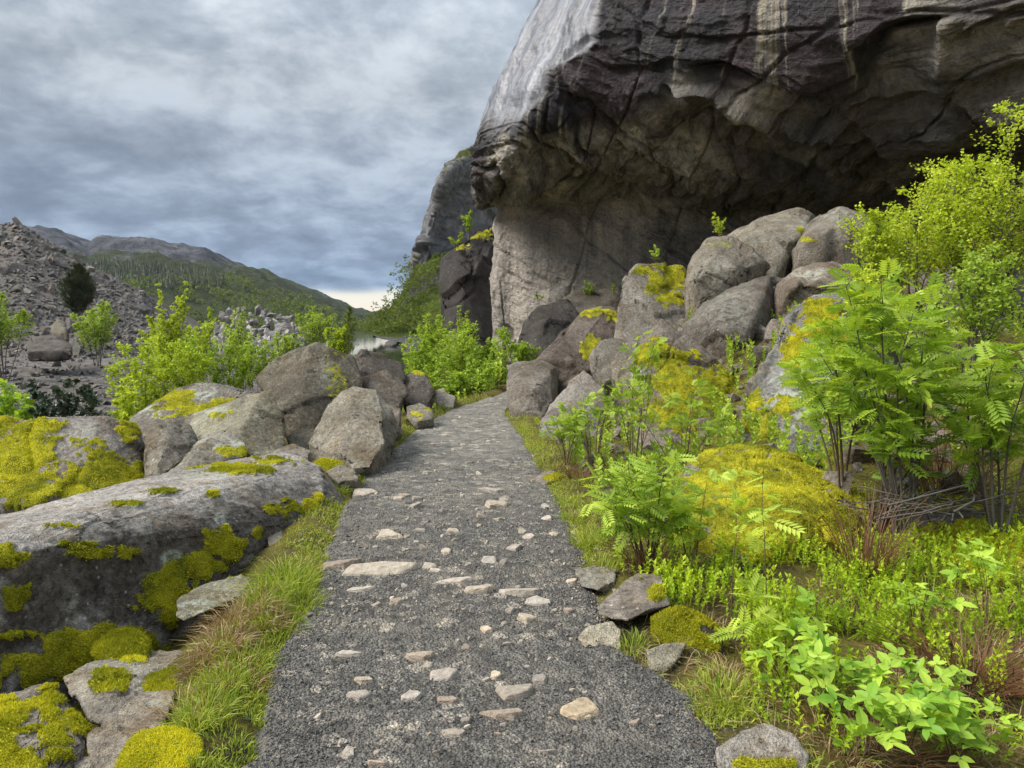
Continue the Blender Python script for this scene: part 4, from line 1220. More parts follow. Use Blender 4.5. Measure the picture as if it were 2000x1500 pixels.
boulder('mossy ledge stone under the rowan clump holding a dark hollow', [
    (1760, 1000, 5.2), (1830, 975, 5.4), (1920, 968, 5.5), (2050, 985, 5.4), (2060, 1080, 4.8), (1930, 1075, 4.8), (1800, 1060, 4.85)], 0.8, 5, 'dark', 22, 0.05, 78, 3, moss=[(1900, 1050, 130, 40), (1850, 990, 90, 16)], sink=0.2, fuzz=1)
boulder('low mossy hump among the brambles below the ledge stone', [
    (1850, 1075, 4.6), (1900, 1040, 4.8), (1980, 1030, 4.85), (2080, 1060, 4.7), (2060, 1150, 4.1), (1930, 1140, 4.15), (1860, 1110, 4.35)], 0.6, 5, 'dark', 16, 0.04, 79, 2, moss=[(1950, 1080, 130, 70)], sink=0.2, fuzz=1)
boulder('small dark rock behind the fern shoots at the path edge', [
    (1098, 880, 8.6), (1112, 850, 8.8), (1140, 842, 8.9), (1152, 865, 8.7), (1140, 895, 8.3), (1110, 900, 8.2)], 0.4, 4, 'dark', 30, 0.05, 80, 3, sink=0.2)
boulder('low flat pale rock with a moss edge sunk in the path margin', [
    (1010, 948, 6.85), (1045, 928, 7.1), (1080, 918, 7.2), (1100, 930, 7.0), (1070, 945, 6.8), (1030, 955, 6.7)], 0.15, 4, 'pale', 36, 0.035, 81, 2, moss=[(1088, 930, 22, 9)], sink=0.1, cat='stone', name='stone', fuzz=1)
boulder('black buttress of slaty rock standing out from the cliff', [
    (862, 640, 44), (860, 560, 45), (864, 500, 46), (890, 485, 47), (920, 462, 48), (958, 440, 49), (968, 470, 48), (965, 560, 46.5), (962, 690, 43), (900, 680, 42.5), (868, 670, 43), (905, 560, 44)],
    7.0, 6, (0.058, 0.055, 0.058), 40, 0.060, 82, 3, dark=[(900, 560, 40, 90, .4)], moss=[(930, 458, 34, 10), (890, 480, 26, 8)], sink=2.5, name='rock_buttress', cat='rock', shrink=0.98)
boulder('dark rock awash at the edge of the fjord', [(752, 668, 128), (762, 664, 130), (772, 665, 131), (776, 671, 128), (766, 674, 124), (754, 673, 125)], 2, 4, 'dark', 20, 0.06, 83, 3, sink=0.5, name='shore_rock', cat='rock')
boulder('low flat rock in the water before the headland', [(784, 670, 120), (795, 667, 122), (808, 669, 121), (810, 678, 114), (798, 678, 113), (786, 676, 116)], 2, 4, 'dark', 20, 0.06, 84, 3, sink=0.5, name='shore_rock', cat='rock')

# ---- moss cushions on the ground
for k, (lb, q) in enumerate([
    ('bright yellow-green moss cushion beside the elongated pinkish boulder', [(222, 1500, 2.3), (262, 1440, 2.42), (330, 1415, 2.48), (392, 1440, 2.42), (395, 1490, 2.32), (330, 1540, 2.2), (240, 1545, 2.2)]),
    ('yellow moss cushion between the flat-topped block and the dark slab', [(178, 1270, 3.45), (205, 1240, 3.6), (250, 1228, 3.66), (292, 1245, 3.6), (290, 1275, 3.45), (225, 1292, 3.35)]),
    ('yellow-green moss mat over the near end of the flat-topped block', [(265, 1345, 2.95), (300, 1312, 3.1), (370, 1302, 3.15), (425, 1322, 3.05), (410, 1352, 2.92), (320, 1372, 2.85)]),
    ('golden moss hummock on the verge at the end of the dark slab', [(600, 912, 6.9), (630, 895, 7.05), (668, 902, 7.0), (672, 918, 6.85), (630, 926, 6.8)]),
]):
    boulder(lb, q, 0.22, 5, (0.2, 0.18, 0.03), 3, 0.03, 400 + k, 0, moss=[(q[0][0] + 80, q[0][1] - 30, 400, 300)], sink=0.1, name='moss_cushion', cat='moss', fuzz=2.0)

# ---- moss that stands up from the stones as fuzz
for (o, V, F, N, ma, dens, base, seed) in FUZZ:
    r = np.random.RandomState(seed + 900)
    fm = ma[F].mean(1)
    a = V[F]
    area = 0.5 * np.linalg.norm(np.cross(a[:, 1] - a[:, 0], a[:, 2] - a[:, 0]), axis=1)
    vis = (N[F].mean(1) * (a.mean(1) - np.array([0, 0, EYE]))).sum(1) < 0.3
    w = area * sstep(0.25, 0.65, fm) * vis
    if w.sum() < 1e-4:
        continue
    dist = float(np.linalg.norm(a[w > 0].mean((0, 1))))
    n = int(min(26000, w.sum() * 42000 * dens / max(1, (dist / 3.0) ** 1.3)))
    i = r.choice(len(F), n, p=w / w.sum())
    b = r.dirichlet((1, 1, 1), n)
    p = (a[i] * b[:, :, None]).sum(1)
    nn = (N[F[i]] * b[:, :, None]).sum(1)
    s = r.uniform(0.006, 0.014, n) * max(1, (dist / 3.0) ** 0.5)
    dirn = nn + r.normal(0, 0.55, (n, 3)) + np.array([0, 0, 0.25])
    dirn /= np.linalg.norm(dirn, axis=1)[:, None]
    side = np.cross(dirn, r.normal(size=(n, 3)))
    side /= np.linalg.norm(side, axis=1)[:, None]
    v0 = p - side * (s * 0.22)[:, None] - nn * 0.002
    v1 = p + side * (s * 0.22)[:, None] - nn * 0.002
    v2 = p + dirn * s[:, None]
    MV = np.stack([v0, v1, v2], 1).reshape(-1, 3) - base
    patch = fbm(p * 2.2 + seed, 4)
    var = np.clip(0.50 + 1.9 * patch + r.normal(0, 0.16, n), 0, 1)
    mo = link('moss', mesh_from('moss', MV, np.arange(3 * n).reshape(-1, 3), {'var': np.repeat(var, 3)}, False, M['moss']), o)
    mo['kind'] = 'stuff'
# ---------------------------------------------------------------- plants
def ovate(w=0.28, fold=0.06):
    v = np.array([(0, 0, 0), (0.42, w, fold), (1, 0, -0.06), (0.42, -w, fold)])
    return v, np.array([[0, 2, 1], [0, 3, 2]])


def leaflet(w=0.30):
    """six-corner leaf blade folded on its midrib"""
    v = np.array([(0, 0, 0), (0.25, w * 0.8, 0.05), (0.6, w * 0.85, 0.03), (1, 0, -0.10), (0.6, -w * 0.85, 0.03), (0.25, -w * 0.8, 0.05), (0.5, 0, -0.01)])
    return v, np.array([[0, 6, 1], [1, 6, 2], [2, 6, 3], [3, 6, 4], [4, 6, 5], [5, 6, 0]])


def rotz(a):
    return np.array([[cos(a), -sin(a), 0], [sin(a), cos(a), 0], [0, 0, 1]])


def combine(parts):
    V, F, n = [], [], 0
    for v, f in parts:
        V.append(v)
        F.append(f + n)
        n += len(v)
    return np.vstack(V), np.vstack(F)


def pinnate(pairs=6, lw=0.20, droop=0.22, ll=0.34):
    parts = []
    for k in range(pairs):
        t = 0.22 + 0.70 * k / (pairs - 1)
        for s in (-1, 1):
            v, f = ovate(lw, 0.05)
            v = v * (ll * (0.80 + 0.4 * sin(pi * (0.25 + 0.6 * k / pairs))))
            v = v @ rotz(s * radians(62 - 14 * k / pairs)).T
            v = v + np.array([t, 0, -droop * t * t])
            v[:, 2] -= 0.10 * np.abs(v[:, 1])
            parts.append((v, f))
    v, f = ovate(lw, 0.05)
    parts.append((v * ll * 0.95 + np.array([0.95, 0, -droop * 0.9]), f))
    parts.append((np.array([(0, 0.012, 0), (0, -0.012, 0), (0.96, 0, -droop * 0.92)]), np.array([[0, 1, 2]])))
    return combine(parts)


def trifoliate():
    parts = []
    for a, s, o in ((0, 1.0, 0.34), (radians(72), 0.80, 0.28), (radians(-72), 0.80, 0.28)):
        v, f = leaflet(0.30)
        parts.append((v * s * 0.68 @ rotz(a).T + np.array([o, 0, 0]), f))
    parts.append((np.array([(0, 0.012, 0), (0, -0.012, 0), (0.36, 0, 0)]), np.array([[0, 1, 2]])))
    return combine(parts)


def sprig(r, n=13, size=0.20):
    """upright leafy shoot, 1 unit tall"""
    parts = []
    for k in range(n):
        t = 0.25 + 0.75 * k / n
        v, f = ovate(0.30, 0.05)
        el = radians(r.uniform(20, 65))
        v = v * size * r.uniform(0.7, 1.15)
        R = np.array([[cos(el), 0, -sin(el)], [0, 1, 0], [sin(el), 0, cos(el)]])
        v = v @ R.T @ rotz(k * 2.4 + r.uniform(-.4, .4)).T + np.array([0.10 * t * sin(3 * t), 0, t])
        parts.append((v, f))
    parts.append((np.array([(0.012, 0, 0), (-0.012, 0, 0), (0.05, 0, 1.0)]), np.array([[0, 1, 2]])))
    return combine(parts)


def needle_tuft(r, n=9, w=0.05):
    V, F = [], []
    for k in range(n):
        d = r.normal(size=3) + np.array([1.1, 0, 0.2])
        d /= np.linalg.norm(d)
        s = np.cross(d, r.normal(size=3))
        s = s / np.linalg.norm(s) * w
        V += [-s, s, d * r.uniform(0.7, 1)]
        F.append([3 * k, 3 * k + 1, 3 * k + 2])
    return np.array(V), np.array(F)


_lr = np.random.RandomState(5)
LEAF = dict(ovate=ovate(0.36, 0.07), narrow=ovate(0.20, 0.05), pinnate=pinnate(), pinnate_small=pinnate(5, 0.24, 0.15, 0.36), tri=trifoliate(), needle=needle_tuft(_lr), blob=needle_tuft(_lr, 12, 0.22), holly=ovate(0.42, 0.12))


def frames(d, up):
    """rotation matrices whose x axis is d and whose z axis leans to up"""
    d = d / np.maximum(np.linalg.norm(d, axis=1), 1e-9)[:, None]
    y = np.cross(up, d)
    y = y / np.maximum(np.linalg.norm(y, axis=1), 1e-6)[:, None]
    z = np.cross(d, y)
    return np.stack([d, y, z], -1)


def scatter_mesh(name, tpl, pos, R, size, var, mat, smooth=False):
    v, f = tpl
    n, k = len(pos), len(v)
    V = np.einsum('nij,kj->nki', R, v) * np.asarray(size).reshape(-1, 1, 1) + pos[:, None, :]
    F = (f[None] + (np.arange(n) * k)[:, None, None]).reshape(-1, f.shape[1])
    return mesh_from(name, V.reshape(-1, 3), F, {'var': np.repeat(np.clip(var, 0, 1), k)}, smooth, mat)


def tubes(paths, sides=5):
    V, F, n = [], [], 0
    for pts, rad in paths:
        pts = np.asarray(pts, float)
        k = len(pts)
        t = np.gradient(pts, axis=0)
        t /= np.maximum(np.linalg.norm(t, axis=1), 1e-9)[:, None]
        ref = np.array([0.3, 1.0, 0.1]) if abs(t[0][1]) < 0.9 else np.array([1.0, 0, 0.1])
        a = np.cross(t, ref)
        a /= np.linalg.norm(a, axis=1)[:, None]
        b = np.cross(t, a)
        ang = np.arange(sides) * 2 * pi / sides
        ring = pts[:, None] + (a[:, None] * np.cos(ang)[None, :, None] + b[:, None] * np.sin(ang)[None, :, None]) * np.asarray(rad).reshape(-1, 1, 1)
        V.append(ring.reshape(-1, 3))
        i = np.arange(k - 1)[:, None] * sides + np.arange(sides)[None]
        j = np.arange(k - 1)[:, None] * sides + (np.arange(sides)[None] + 1) % sides
        F.append(np.stack([i, j, j + sides, i + sides], -1).reshape(-1, 4) + n)
        n += k * sides
    return np.vstack(V), np.vstack(F)


def bez(a, b, c, k):
    t = np.linspace(0, 1, k)[:, None]
    return (1 - t) ** 2 * a + 2 * t * (1 - t) * b + t * t * c


def plant(name, label, cat, base, hgt, spread, stems=4, leaf='ovate', lsize=0.04, nleaf=800, mat='birch', bark='twig', lean=(0, 0), low=0.25, twigs=9, twig_len=0.35, seed=0, group=None,
          stem_r=0.008, tree=False, crown_w=None, tuft=1, upleaf=0.6, droop=0.0, base_spread=0.15, vbias=0.0, top_pow=0.7, perch=False):
    """a woody plant: stems that rise and spread from the base, side twigs, leaves along the twigs"""
    r = np.random.RandomState(seed + 500)
    ratio = 1.0
    if not perch:                                # stand it on the ground, keep its top
        g = float(height(np.array([base[0]]), np.array([base[1]]))[0]) - 0.02
        top_h, base = base[2] + hgt - g, np.array([base[0], base[1], g])
        vis_h = hgt
        hgt = max(top_h, 0.3 * hgt)
        ratio = min(1.0, vis_h / hgt)
        low = 1 - (1 - low) * ratio
    root = bpy.data.objects.new(name, None)
    root.empty_display_size = 0.1
    root.location = base
    COL.objects.link(root)
    tag(root, label, cat, group)
    paths, lp, ld, lv = [], [], [], []
    nt = stems * twigs
    per = max(1, int(round(nleaf / max(nt, 1) / tuft)))
    for s in range(stems):
        a = r.uniform(0, 2 * pi)
        h = hgt * (1 - ratio * r.uniform(0.0, 0.42) if s else 1.0)
        rad = spread * math.sqrt(r.uniform(0.02, 1.0)) if (s or stems > 1) else 0.05 * spread
        b0 = np.array([cos(a), sin(a), 0]) * base_spread * spread * r.uniform(0, 1)
        tip = np.array([cos(a) * rad + lean[0] * h, sin(a) * rad + lean[1] * h, h * (1 - ratio * 0.25 * (rad / max(spread, 1e-6)) ** 2)])
        ctl = b0 * 0.5 + tip * np.array([0.30, 0.30, 0.60]) + r.normal(0, 0.05, 3) * h
        k = 9
        st = bez(b0, ctl, tip, k) + np.cumsum(r.normal(0, 0.008, (k, 3)), 0) * h * np.linspace(0, 1, k)[:, None]
        r0 = stem_r * r.uniform(0.8, 1.2)
        paths.append((st, r0 * np.linspace(1, 0.22, k)))
        for w in range(twigs):
            t = low + (1 - low) * ((w + r.uniform(0, 1)) / twigs)
            f = t * (k - 1)
            i = min(int(f), k - 2)
            p0 = st[i] + (st[i + 1] - st[i]) * (f - i)
            sd = st[i + 1] - st[i]
            sd /= np.linalg.norm(sd)
            aa = r.uniform(0, 2 * pi)
            if tree:
                L = (crown_w or spread) * (1.0 - ((t - low) / (1 - low)) ** 1.3 * 0.88) * r.uniform(0.6, 1.05)
            else:
                L = twig_len * spread * (1.15 - 0.7 * t) * r.uniform(0.5, 1.2)
            d = np.array([cos(aa), sin(aa), r.uniform(0.25, 0.9)]) + 0.6 * sd
            d /= np.linalg.norm(d)
            e = p0 + d * L
            m = p0 + d * L * 0.5 + np.array([0, 0, 0.10 * L]) - np.array([0, 0, droop * L * 0.2])
            e = e - np.array([0, 0, droop * L])
            tw = bez(p0, m, e, 5)
            paths.append((tw, r0 * 0.34 * np.linspace(1, 0.3, 5)))
            for q in range(per):
                tt = r.uniform(0.12, 1.0) ** top_pow if q else 1.0
                ff = tt * 4
                ii = min(int(ff), 3)
                pp = tw[ii] + (tw[ii + 1] - tw[ii]) * (ff - ii)
                for z in range(tuft):
                    dd = d * 0.5 + r.normal(0, 0.75, 3)
                    dd[2] = dd[2] * 0.5 + 0.12 - droop * 0.6
                    lp.append(pp + (r.normal(0, 0.20 * lsize, 3) if tuft > 1 else r.normal(0, 0.35 * L * 0.25, 3)))
                    ld.append(dd)
                    lv.append(0.28 + 0.35 * t + r.normal(0, 0.23) + vbias)
    V, F = tubes(paths, 5 if hgt < 4 and base[1] < 12 else 4)
    link('trunk' if tree else 'stem', mesh_from('stem', V, F, None, True, M[bark]), root)
    lp, ld, lv = np.array(lp), np.array(ld), np.array(lv)
    up = np.tile([0, 0, 1.0], (len(lp), 1)) * upleaf + r.normal(0, 0.45, (len(lp), 3))
    me = scatter_mesh('foliage', LEAF[leaf], lp, frames(ld, up), lsize * r.uniform(0.65, 1.2, len(lp)), lv, M[mat])
    link('crown' if tree else 'foliage', me, root)
    return root


def on_ground(px, d, dz=0.0):
    x = (px - 1000.0) / FPX * d / (CP)        # close enough for the near-level rays used here
    return np.array([x, d, float(height(np.array([x]), np.array([d]))[0]) + dz])


def at_px(px, py, d):
    return P(px, py, d)


def span(py_top, py_base, d):
    return P(1000, py_top, d)[2] - P(1000, py_base, d)[2]


# ---- rowans and shoots by the path
G_ROW = 'rowan saplings among the boulders'
for i, (lb, px, py, d, top, spread, st, n, sz, lean) in enumerate([
    ('tall many-stemmed rowan rising from bent grey stems over the dark hollow', 1780, 985, 4.9, 505, 0.62, 9, 420, 0.16, (-0.05, 0)),
    ('dense rowan clump leaning over the leaning lichen boulder', 1650, 900, 5.6, 600, 0.50, 6, 240, 0.15, (-0.10, 0)),
    ('rowan at the picture edge with long arching stems over the mossy hump', 1960, 1000, 4.7, 560, 0.55, 7, 300, 0.16, (0.02, 0)),
    ('thin rowan stems between the great mossy boulder and the tall rowan', 1720, 970, 5.2, 720, 0.40, 5, 150, 0.14, (0.0, 0)),
    ('bushy low rowan in front of the golden moss boulder beside the gravel', 1262, 1105, 4.55, 885, 0.36, 9, 260, 0.125, (-0.04, 0)),
    ('small rowan shoot growing at the near side of the golden moss boulder', 1355, 1085, 4.5, 930, 0.20, 3, 70, 0.12, (0.05, 0)),
]):
    base = at_px(px, py, d)
    plant('rowan', lb, 'rowan', base, span(top, py, d), spread, st, 'pinnate', sz, n, 'rowan', 'bark' if i in (0, 2) else 'twig', lean, 0.28, 8, 0.42, 20 + i, G_ROW, 0.011 if i < 4 else 0.006, tuft=3, upleaf=1.1, droop=0.12)
# slim single saplings in the bilberry
for i, (lb, px, py, d, top, w) in enumerate([
    ('slim single-stemmed rowan sapling with a drooping leaf crown before the moss boulder', 1428, 1210, 3.75, 945, 0.10),
    ('slender upright rowan sapling beside the drooping one', 1492, 1260, 3.5, 930, 0.10),
    ('pale young rowan seedling under the slender saplings', 1450, 1320, 3.3, 1165, 0.14),
]):
    plant('rowan', lb, 'rowan', at_px(px, py, d), span(top, py, d), w, 1, 'pinnate', 0.125, 15 if i < 2 else 16, 'rowan', 'twig', (0, 0), 0.55 if i < 2 else 0.3, 5, 0.5, 60 + i, G_ROW, 0.0045, tuft=3, upleaf=1.2, droop=0.15, vbias=0.25)
# leafy shoots with bud-like tufts
G_SH = 'leafing shoots beside the path'
for i, (lb, px, py, d, top, sp, st, n) in enumerate([
    ('thin twiggy shoots with leaf tufts in front of the sloping mossy boulder', 1240, 890, 7.0, 655, 0.55, 9, 110),
    ('twiggy shoots with leaf tufts between the pale wedge and the mossy boulder', 1160, 880, 7.4, 720, 0.35, 6, 70),
    ('low feathery rowan shoots by the small dark rock at the path edge', 1105, 890, 7.6, 800, 0.35, 7, 110),
    ('tangle of leafy shoots in front of the moss tongue', 1330, 905, 6.6, 740, 0.5, 8, 120),
]):
    plant('shrub', lb, 'shrub', at_px(px, py, d), span(top, py, d), sp, st, 'pinnate_small', 0.085, n, 'willow', 'twig', (0, 0), 0.35, 6, 0.40, 80 + i, G_SH, 0.006, tuft=4, upleaf=0.8)
# birches and bushes up the slope under the overhang
G_BI = 'young birches on the boulder slope'
for i, (lb, px, py, d, top, sp, st, n, wn_) in enumerate([
    ('tall bright birch reaching up the picture edge against the cliff', 2010, 640, 9.2, 150, 0.95, 8, 2600, 'birch'),
    ('broad bright birch spreading in front of the dark recess', 1900, 600, 9.6, 300, 1.05, 9, 3000, 'birch'),
    ('lower bright birch at the end of the boulder row', 1780, 590, 10.0, 395, 0.85, 7, 1900, 'birch'),
    ('small loose birch with leafy tips over the speckled boulder', 1690, 600, 10.2, 400, 0.50, 4, 700, 'birch'),
    ('leafy bush filling the gap between the birches and the tall rowan', 1890, 720, 7.8, 500, 0.70, 7, 1500, 'willow'),
    ('yellow-green bush between the speckled boulder and the rowan clump', 1720, 690, 8.2, 520, 0.55, 6, 1000, 'birch'),
]):
    plant('birch', lb, 'birch', at_px(px, py, d), span(top, py, d), sp, st, 'ovate', 0.050, int(n * 3.0), wn_, 'bark', (0.0, 0), 0.15, 20, 0.85, 120 + i, G_BI, 0.012, vbias=0.12)
plant('birch', 'small airy birch sapling on top of the ledged boulder', 'birch', at_px(1408, 470, 15.0), span(412, 470, 15.0), 0.36, 5, 'ovate', 0.05, 330, 'birch', 'twig', seed=140, perch=True, group=G_BI, stem_r=0.006, vbias=0.15)
plant('birch', 'tiny seedling standing on the tall pale block', 'birch', at_px(1280, 520, 14.6), span(478, 520, 14.6), 0.15, 2, 'pinnate_small', 0.10, 26, 'rowan', 'twig', seed=141, perch=True, group=G_BI, stem_r=0.005)
plant('birch', 'bright little tree at the foot of the pale cliff wall', 'birch', at_px(1150, 592, 25.0), span(548, 592, 25.0), 0.32, 4, 'ovate', 0.07, 420, 'willow', 'twig', seed=142, perch=True, group=G_BI, stem_r=0.012)
plant('birch', 'tiny green tuft on the black ledge beside the little tree', 'birch', at_px(1052, 590, 24.5), span(572, 590, 24.5), 0.22, 3, 'ovate', 0.06, 130, 'willow', 'twig', seed=143, perch=True, group=G_BI, stem_r=0.008)
plant('birch', 'tiny shrub between the little tree and the tall pale block', 'birch', at_px(1200, 575, 24.5), span(552, 575, 24.5), 0.22, 3, 'ovate', 0.06, 140, 'willow', 'twig', seed=144, perch=True, group=G_BI, stem_r=0.008)
plant('birch', 'small birch growing on top of the black buttress', 'birch', at_px(915, 468, 47.5), span(402, 468, 47.5), 0.65, 4, 'ovate', 0.16, 520, 'willow', 'bark', seed=145, perch=True, stem_r=0.04, group=G_BI)
plant('shrub', 'low green scrub on the ledge of the black buttress', 'shrub', at_px(892, 486, 46.5), span(455, 486, 46.5), 0.6, 4, 'ovate', 0.15, 260, 'birch', 'twig', seed=146, perch=True, stem_r=0.02)
plant('shrub', 'pale green sapling against the face of the black buttress', 'shrub', at_px(905, 690, 38.0), span(595, 690, 38.0), 0.65, 5, 'ovate', 0.12, 700, 'willow', 'twig', seed=147, stem_r=0.03)

# ---- thicket in the middle distance
G_TH = 'thicket where the path bends'
for i, (lb, px, py, d, top, sp, st, n) in enumerate([
    ('broad bright bush beside the water at the bend', 835, 775, 18.5, 655, 0.75, 10, 3000),
    ('full bright bush in the middle of the thicket', 900, 778, 20.0, 640, 0.85, 11, 3200),
    ('bright bush of the thicket next to the black buttress', 950, 765, 21.0, 650, 0.75, 10, 2600),
    ('taller loose bush at the back of the thicket', 880, 720, 30.0, 630, 1.1, 9, 2000),
    ('low leafy bush at the path bend below the thicket', 930, 785, 16.6, 725, 0.55, 8, 1500),
    ('small leafy bush under the cliff wall beside the upright grey block', 1010, 715, 19.0, 660, 0.45, 6, 900),
    ('low weedy bush below the broad bright one at the dark rocks', 862, 790, 15.6, 735, 0.45, 7, 900),
    ('thin bush on the cliff side of the bend', 978, 775, 17.8, 700, 0.35, 6, 700),
]):
    plant('bush', lb, 'bush', at_px(px, py, d), span(top - 12, py, d), sp * 1.15, st, 'ovate', 0.072 if d < 25 else 0.10, int(n * 2.4), 'willow', 'twig', (0, 0), 0.05, 16, 0.7, 160 + i, G_TH, 0.010, base_spread=0.6, vbias=0.06)

# ---- trees on the quarry flat
G_Q = 'young trees on the quarry flat'
for i, (lb, px, py, d, top, cw, n, mt, lf, ls) in enumerate([
    ('tall yellow-green birch standing above the saplings on the quarry flat', 322, 760, 30.0, 533, 1.15, 3600, 'birch', 'ovate', 0.10),
    ('round yellow-green birch behind the tall one', 385, 745, 32.0, 575, 1.3, 2600, 'birch', 'ovate', 0.10),
    ('pale willow on the scree under the dark pine', 190, 690, 52.0, 578, 2.0, 2000, 'willow', 'ovate', 0.16),
    ('leafy bush cut by the picture edge below the scree', 5, 680, 38.0, 575, 1.4, 2000, 'willow', 'ovate', 0.13),
    ('open-crowned tree on the shore beyond the pale boulder heap', 605, 680, 46.0, 580, 1.6, 1500, 'willow', 'ovate', 0.13),
    ('feathery bush close behind the brown boulder by the water', 670, 712, 22.0, 622, 0.62, 1700, 'birch', 'ovate', 0.07),
    ('pale sapling between the boulder heap and the shore bush', 560, 715, 30.0, 640, 0.8, 1100, 'willow', 'ovate', 0.09),
    ('thin green sapling before the pale boulder heap', 470, 720, 27.0, 600, 0.8, 1200, 'willow', 'ovate', 0.085),
]):
    plant('tree', lb, 'tree', at_px(px, py, d), span(top, py, d), cw * 0.75, 9, lf, ls * 0.95, int(n * 2.2), mt, 'bark', (0, 0), 0.08, 26, 0.4, 200 + i, G_Q, 0.03, tree=True, crown_w=cw * 0.8, vbias=0.08)
G_S = 'saplings behind the slabs'
for i, (lb, px, py, d, top, sp, st, n) in enumerate([
    ('bright airy sapling beside the low mossy-capped rock', 275, 835, 12.5, 640, 0.62, 8, 1900),
    ('airy birch sapling in the middle of the bright saplings', 350, 800, 13.5, 625, 0.70, 8, 2200),
    ('bright sapling just behind the mossy-capped rock', 430, 790, 14.0, 640, 0.65, 8, 1900),
    ('sapling leaning to the brown boulder', 500, 770, 14.5, 655, 0.50, 6, 1100),
    ('low leafy sapling between the dark spruce bush and the mossy-capped rock', 245, 860, 11.0, 740, 0.42, 6, 900),
]):
    plant('sapling', lb, 'sapling', at_px(px, py, d), span(top, py, d), sp, st, 'ovate', 0.055, int(n * 2.4), 'willow' if i in (2, 3) else 'birch', 'twig', (0, 0), 0.10, 18, 0.75, 230 + i, G_S, 0.008, vbias=0.1)
plant('bush', 'bright green maple bush rising behind the broad mossy slab', 'bush', at_px(15, 860, 10.5), span(738, 860, 10.5), 0.45, 7, 'tri', 0.12, 500, 'raspberry', 'twig', seed=240, stem_r=0.008, vbias=0.2)
plant('bush', 'dark blue-green spruce bush with thin upright leaders behind the mossy slab', 'bush', at_px(140, 868, 10.8), span(715, 868, 10.8), 0.62, 10, 'holly', 0.06, 3600, 'holly', 'twig', seed=241, stem_r=0.009, low=0.05, twig_len=0.5)
plant('pine_tree', 'dark round-topped pine on the scree slope', 'pine', at_px(165, 640, 66), span(523, 640, 66), 0.3, 1, 'needle', 0.42, 3600, 'conifer', 'bark', (0, 0), 0.05, 70, 0.4, 242, None, 0.10, tree=True, crown_w=2.6)
plant('spruce_tree', 'thin pointed spruce leader standing above the shore bush', 'spruce', at_px(683, 712, 21.5), span(598, 712, 21.5), 0.1, 1, 'needle', 0.09, 500, 'woods', 'twig', (0, 0), 0.10, 36, 0.4, 243, None, 0.02, tree=True, crown_w=0.42)

# ---- raspberries in the near corner
G_RA = 'raspberry canes by the near verge'
for i, (lb, px, py, d, top, sp, n) in enumerate([
    ('raspberry cane arching over the bilberry nearest the gravel', 1540, 1360, 2.95, 1215, 0.17, 26),
    ('raspberry cane in the middle of the leafy patch', 1640, 1420, 2.75, 1270, 0.20, 34),
    ('raspberry cane with broad fresh leaves low in the corner', 1760, 1470, 2.6, 1310, 0.20, 36),
    ('raspberry cane at the lower picture edge beside the corner stone', 1680, 1520, 2.45, 1370, 0.18, 28),
    ('raspberry cane in the very corner of the picture', 1880, 1530, 2.45, 1390, 0.22, 34),
    ('raspberry cane standing at the brown grass', 1830, 1400, 2.9, 1290, 0.18, 26),
    ('upper raspberry shoot near the mossy hump', 1930, 1200, 3.6, 1060, 0.22, 22),
    ('small raspberry shoot beside the pale rowan seedling', 1560, 1290, 3.2, 1190, 0.15, 20),
    ('lone raspberry shoot among the dry stems', 1790, 1230, 3.6, 1110, 0.16, 12),
]):
    plant('raspberry_cane', lb, 'raspberry', at_px(px, py, d), span(top, py, d), sp, 4, 'tri', 0.105, int(n * 1.2), 'raspberry', 'twig', (0, 0), 0.35, 3, 0.5, 260 + i, G_RA, 0.0032, tuft=2, upleaf=1.6, vbias=0.12)

# ---- bent bare stems and dead bracken
r = np.random.RandomState(3)
paths = []
for k in range(34):
    a = at_px(r.uniform(1700, 1990), r.uniform(985, 1020), r.uniform(4.3, 5.0))
    b = at_px(r.uniform(1560, 2060), r.uniform(930, 1000), r.uniform(4.3, 5.2))
    c = at_px(r.uniform(1620, 2040), r.uniform(900, 1010), r.uniform(4.4, 5.4))
    p = bez(a, b, c, 9) + np.cumsum(r.normal(0, 0.008, (9, 3)), 0)
    paths.append((p, r.uniform(0.003, 0.010) * np.linspace(1, 0.35, 9)))
V, F = tubes(paths, 5)
o = link('branch_tangle', mesh_from('branch_tangle', V, F, None, True, M['bark']))
tag(o, 'tangle of bare grey bent branches at the foot of the tall rowan', 'branches', kind='stuff')


def dead_clump(lb, px, py, d, top, sp, n, seed):
    r = np.random.RandomState(seed)
    base = at_px(px, py, d)
    h = span(top, py, d)
    paths = []
    for k in range(n):
        a = r.uniform(0, 2 * pi)
        R = sp * math.sqrt(r.uniform(0, 1))
        b0 = np.array([cos(a), sin(a), 0]) * R * 0.4
        tip = np.array([cos(a + r.normal(0, .5)) * R * 1.3, sin(a) * R * 1.3, h * r.uniform(0.25, 1.0)])
        m = (b0 + tip) / 2 + np.array([0, 0, h * r.uniform(0.1, 0.4)])
        paths.append((bez(b0, m, tip, 5), r.uniform(0.0015, 0.0035) * np.linspace(1, 0.4, 5)))
    V, F = tubes(paths, 3)
    o = link('dead_bracken', mesh_from('dead_bracken', V, F, {'var': np.clip(r.normal(0.5, 0.25, len(V)), 0, 1)}, False, M['bracken']), None, base)
    tag(o, lb, 'dead bracken', 'clumps of dead bracken')


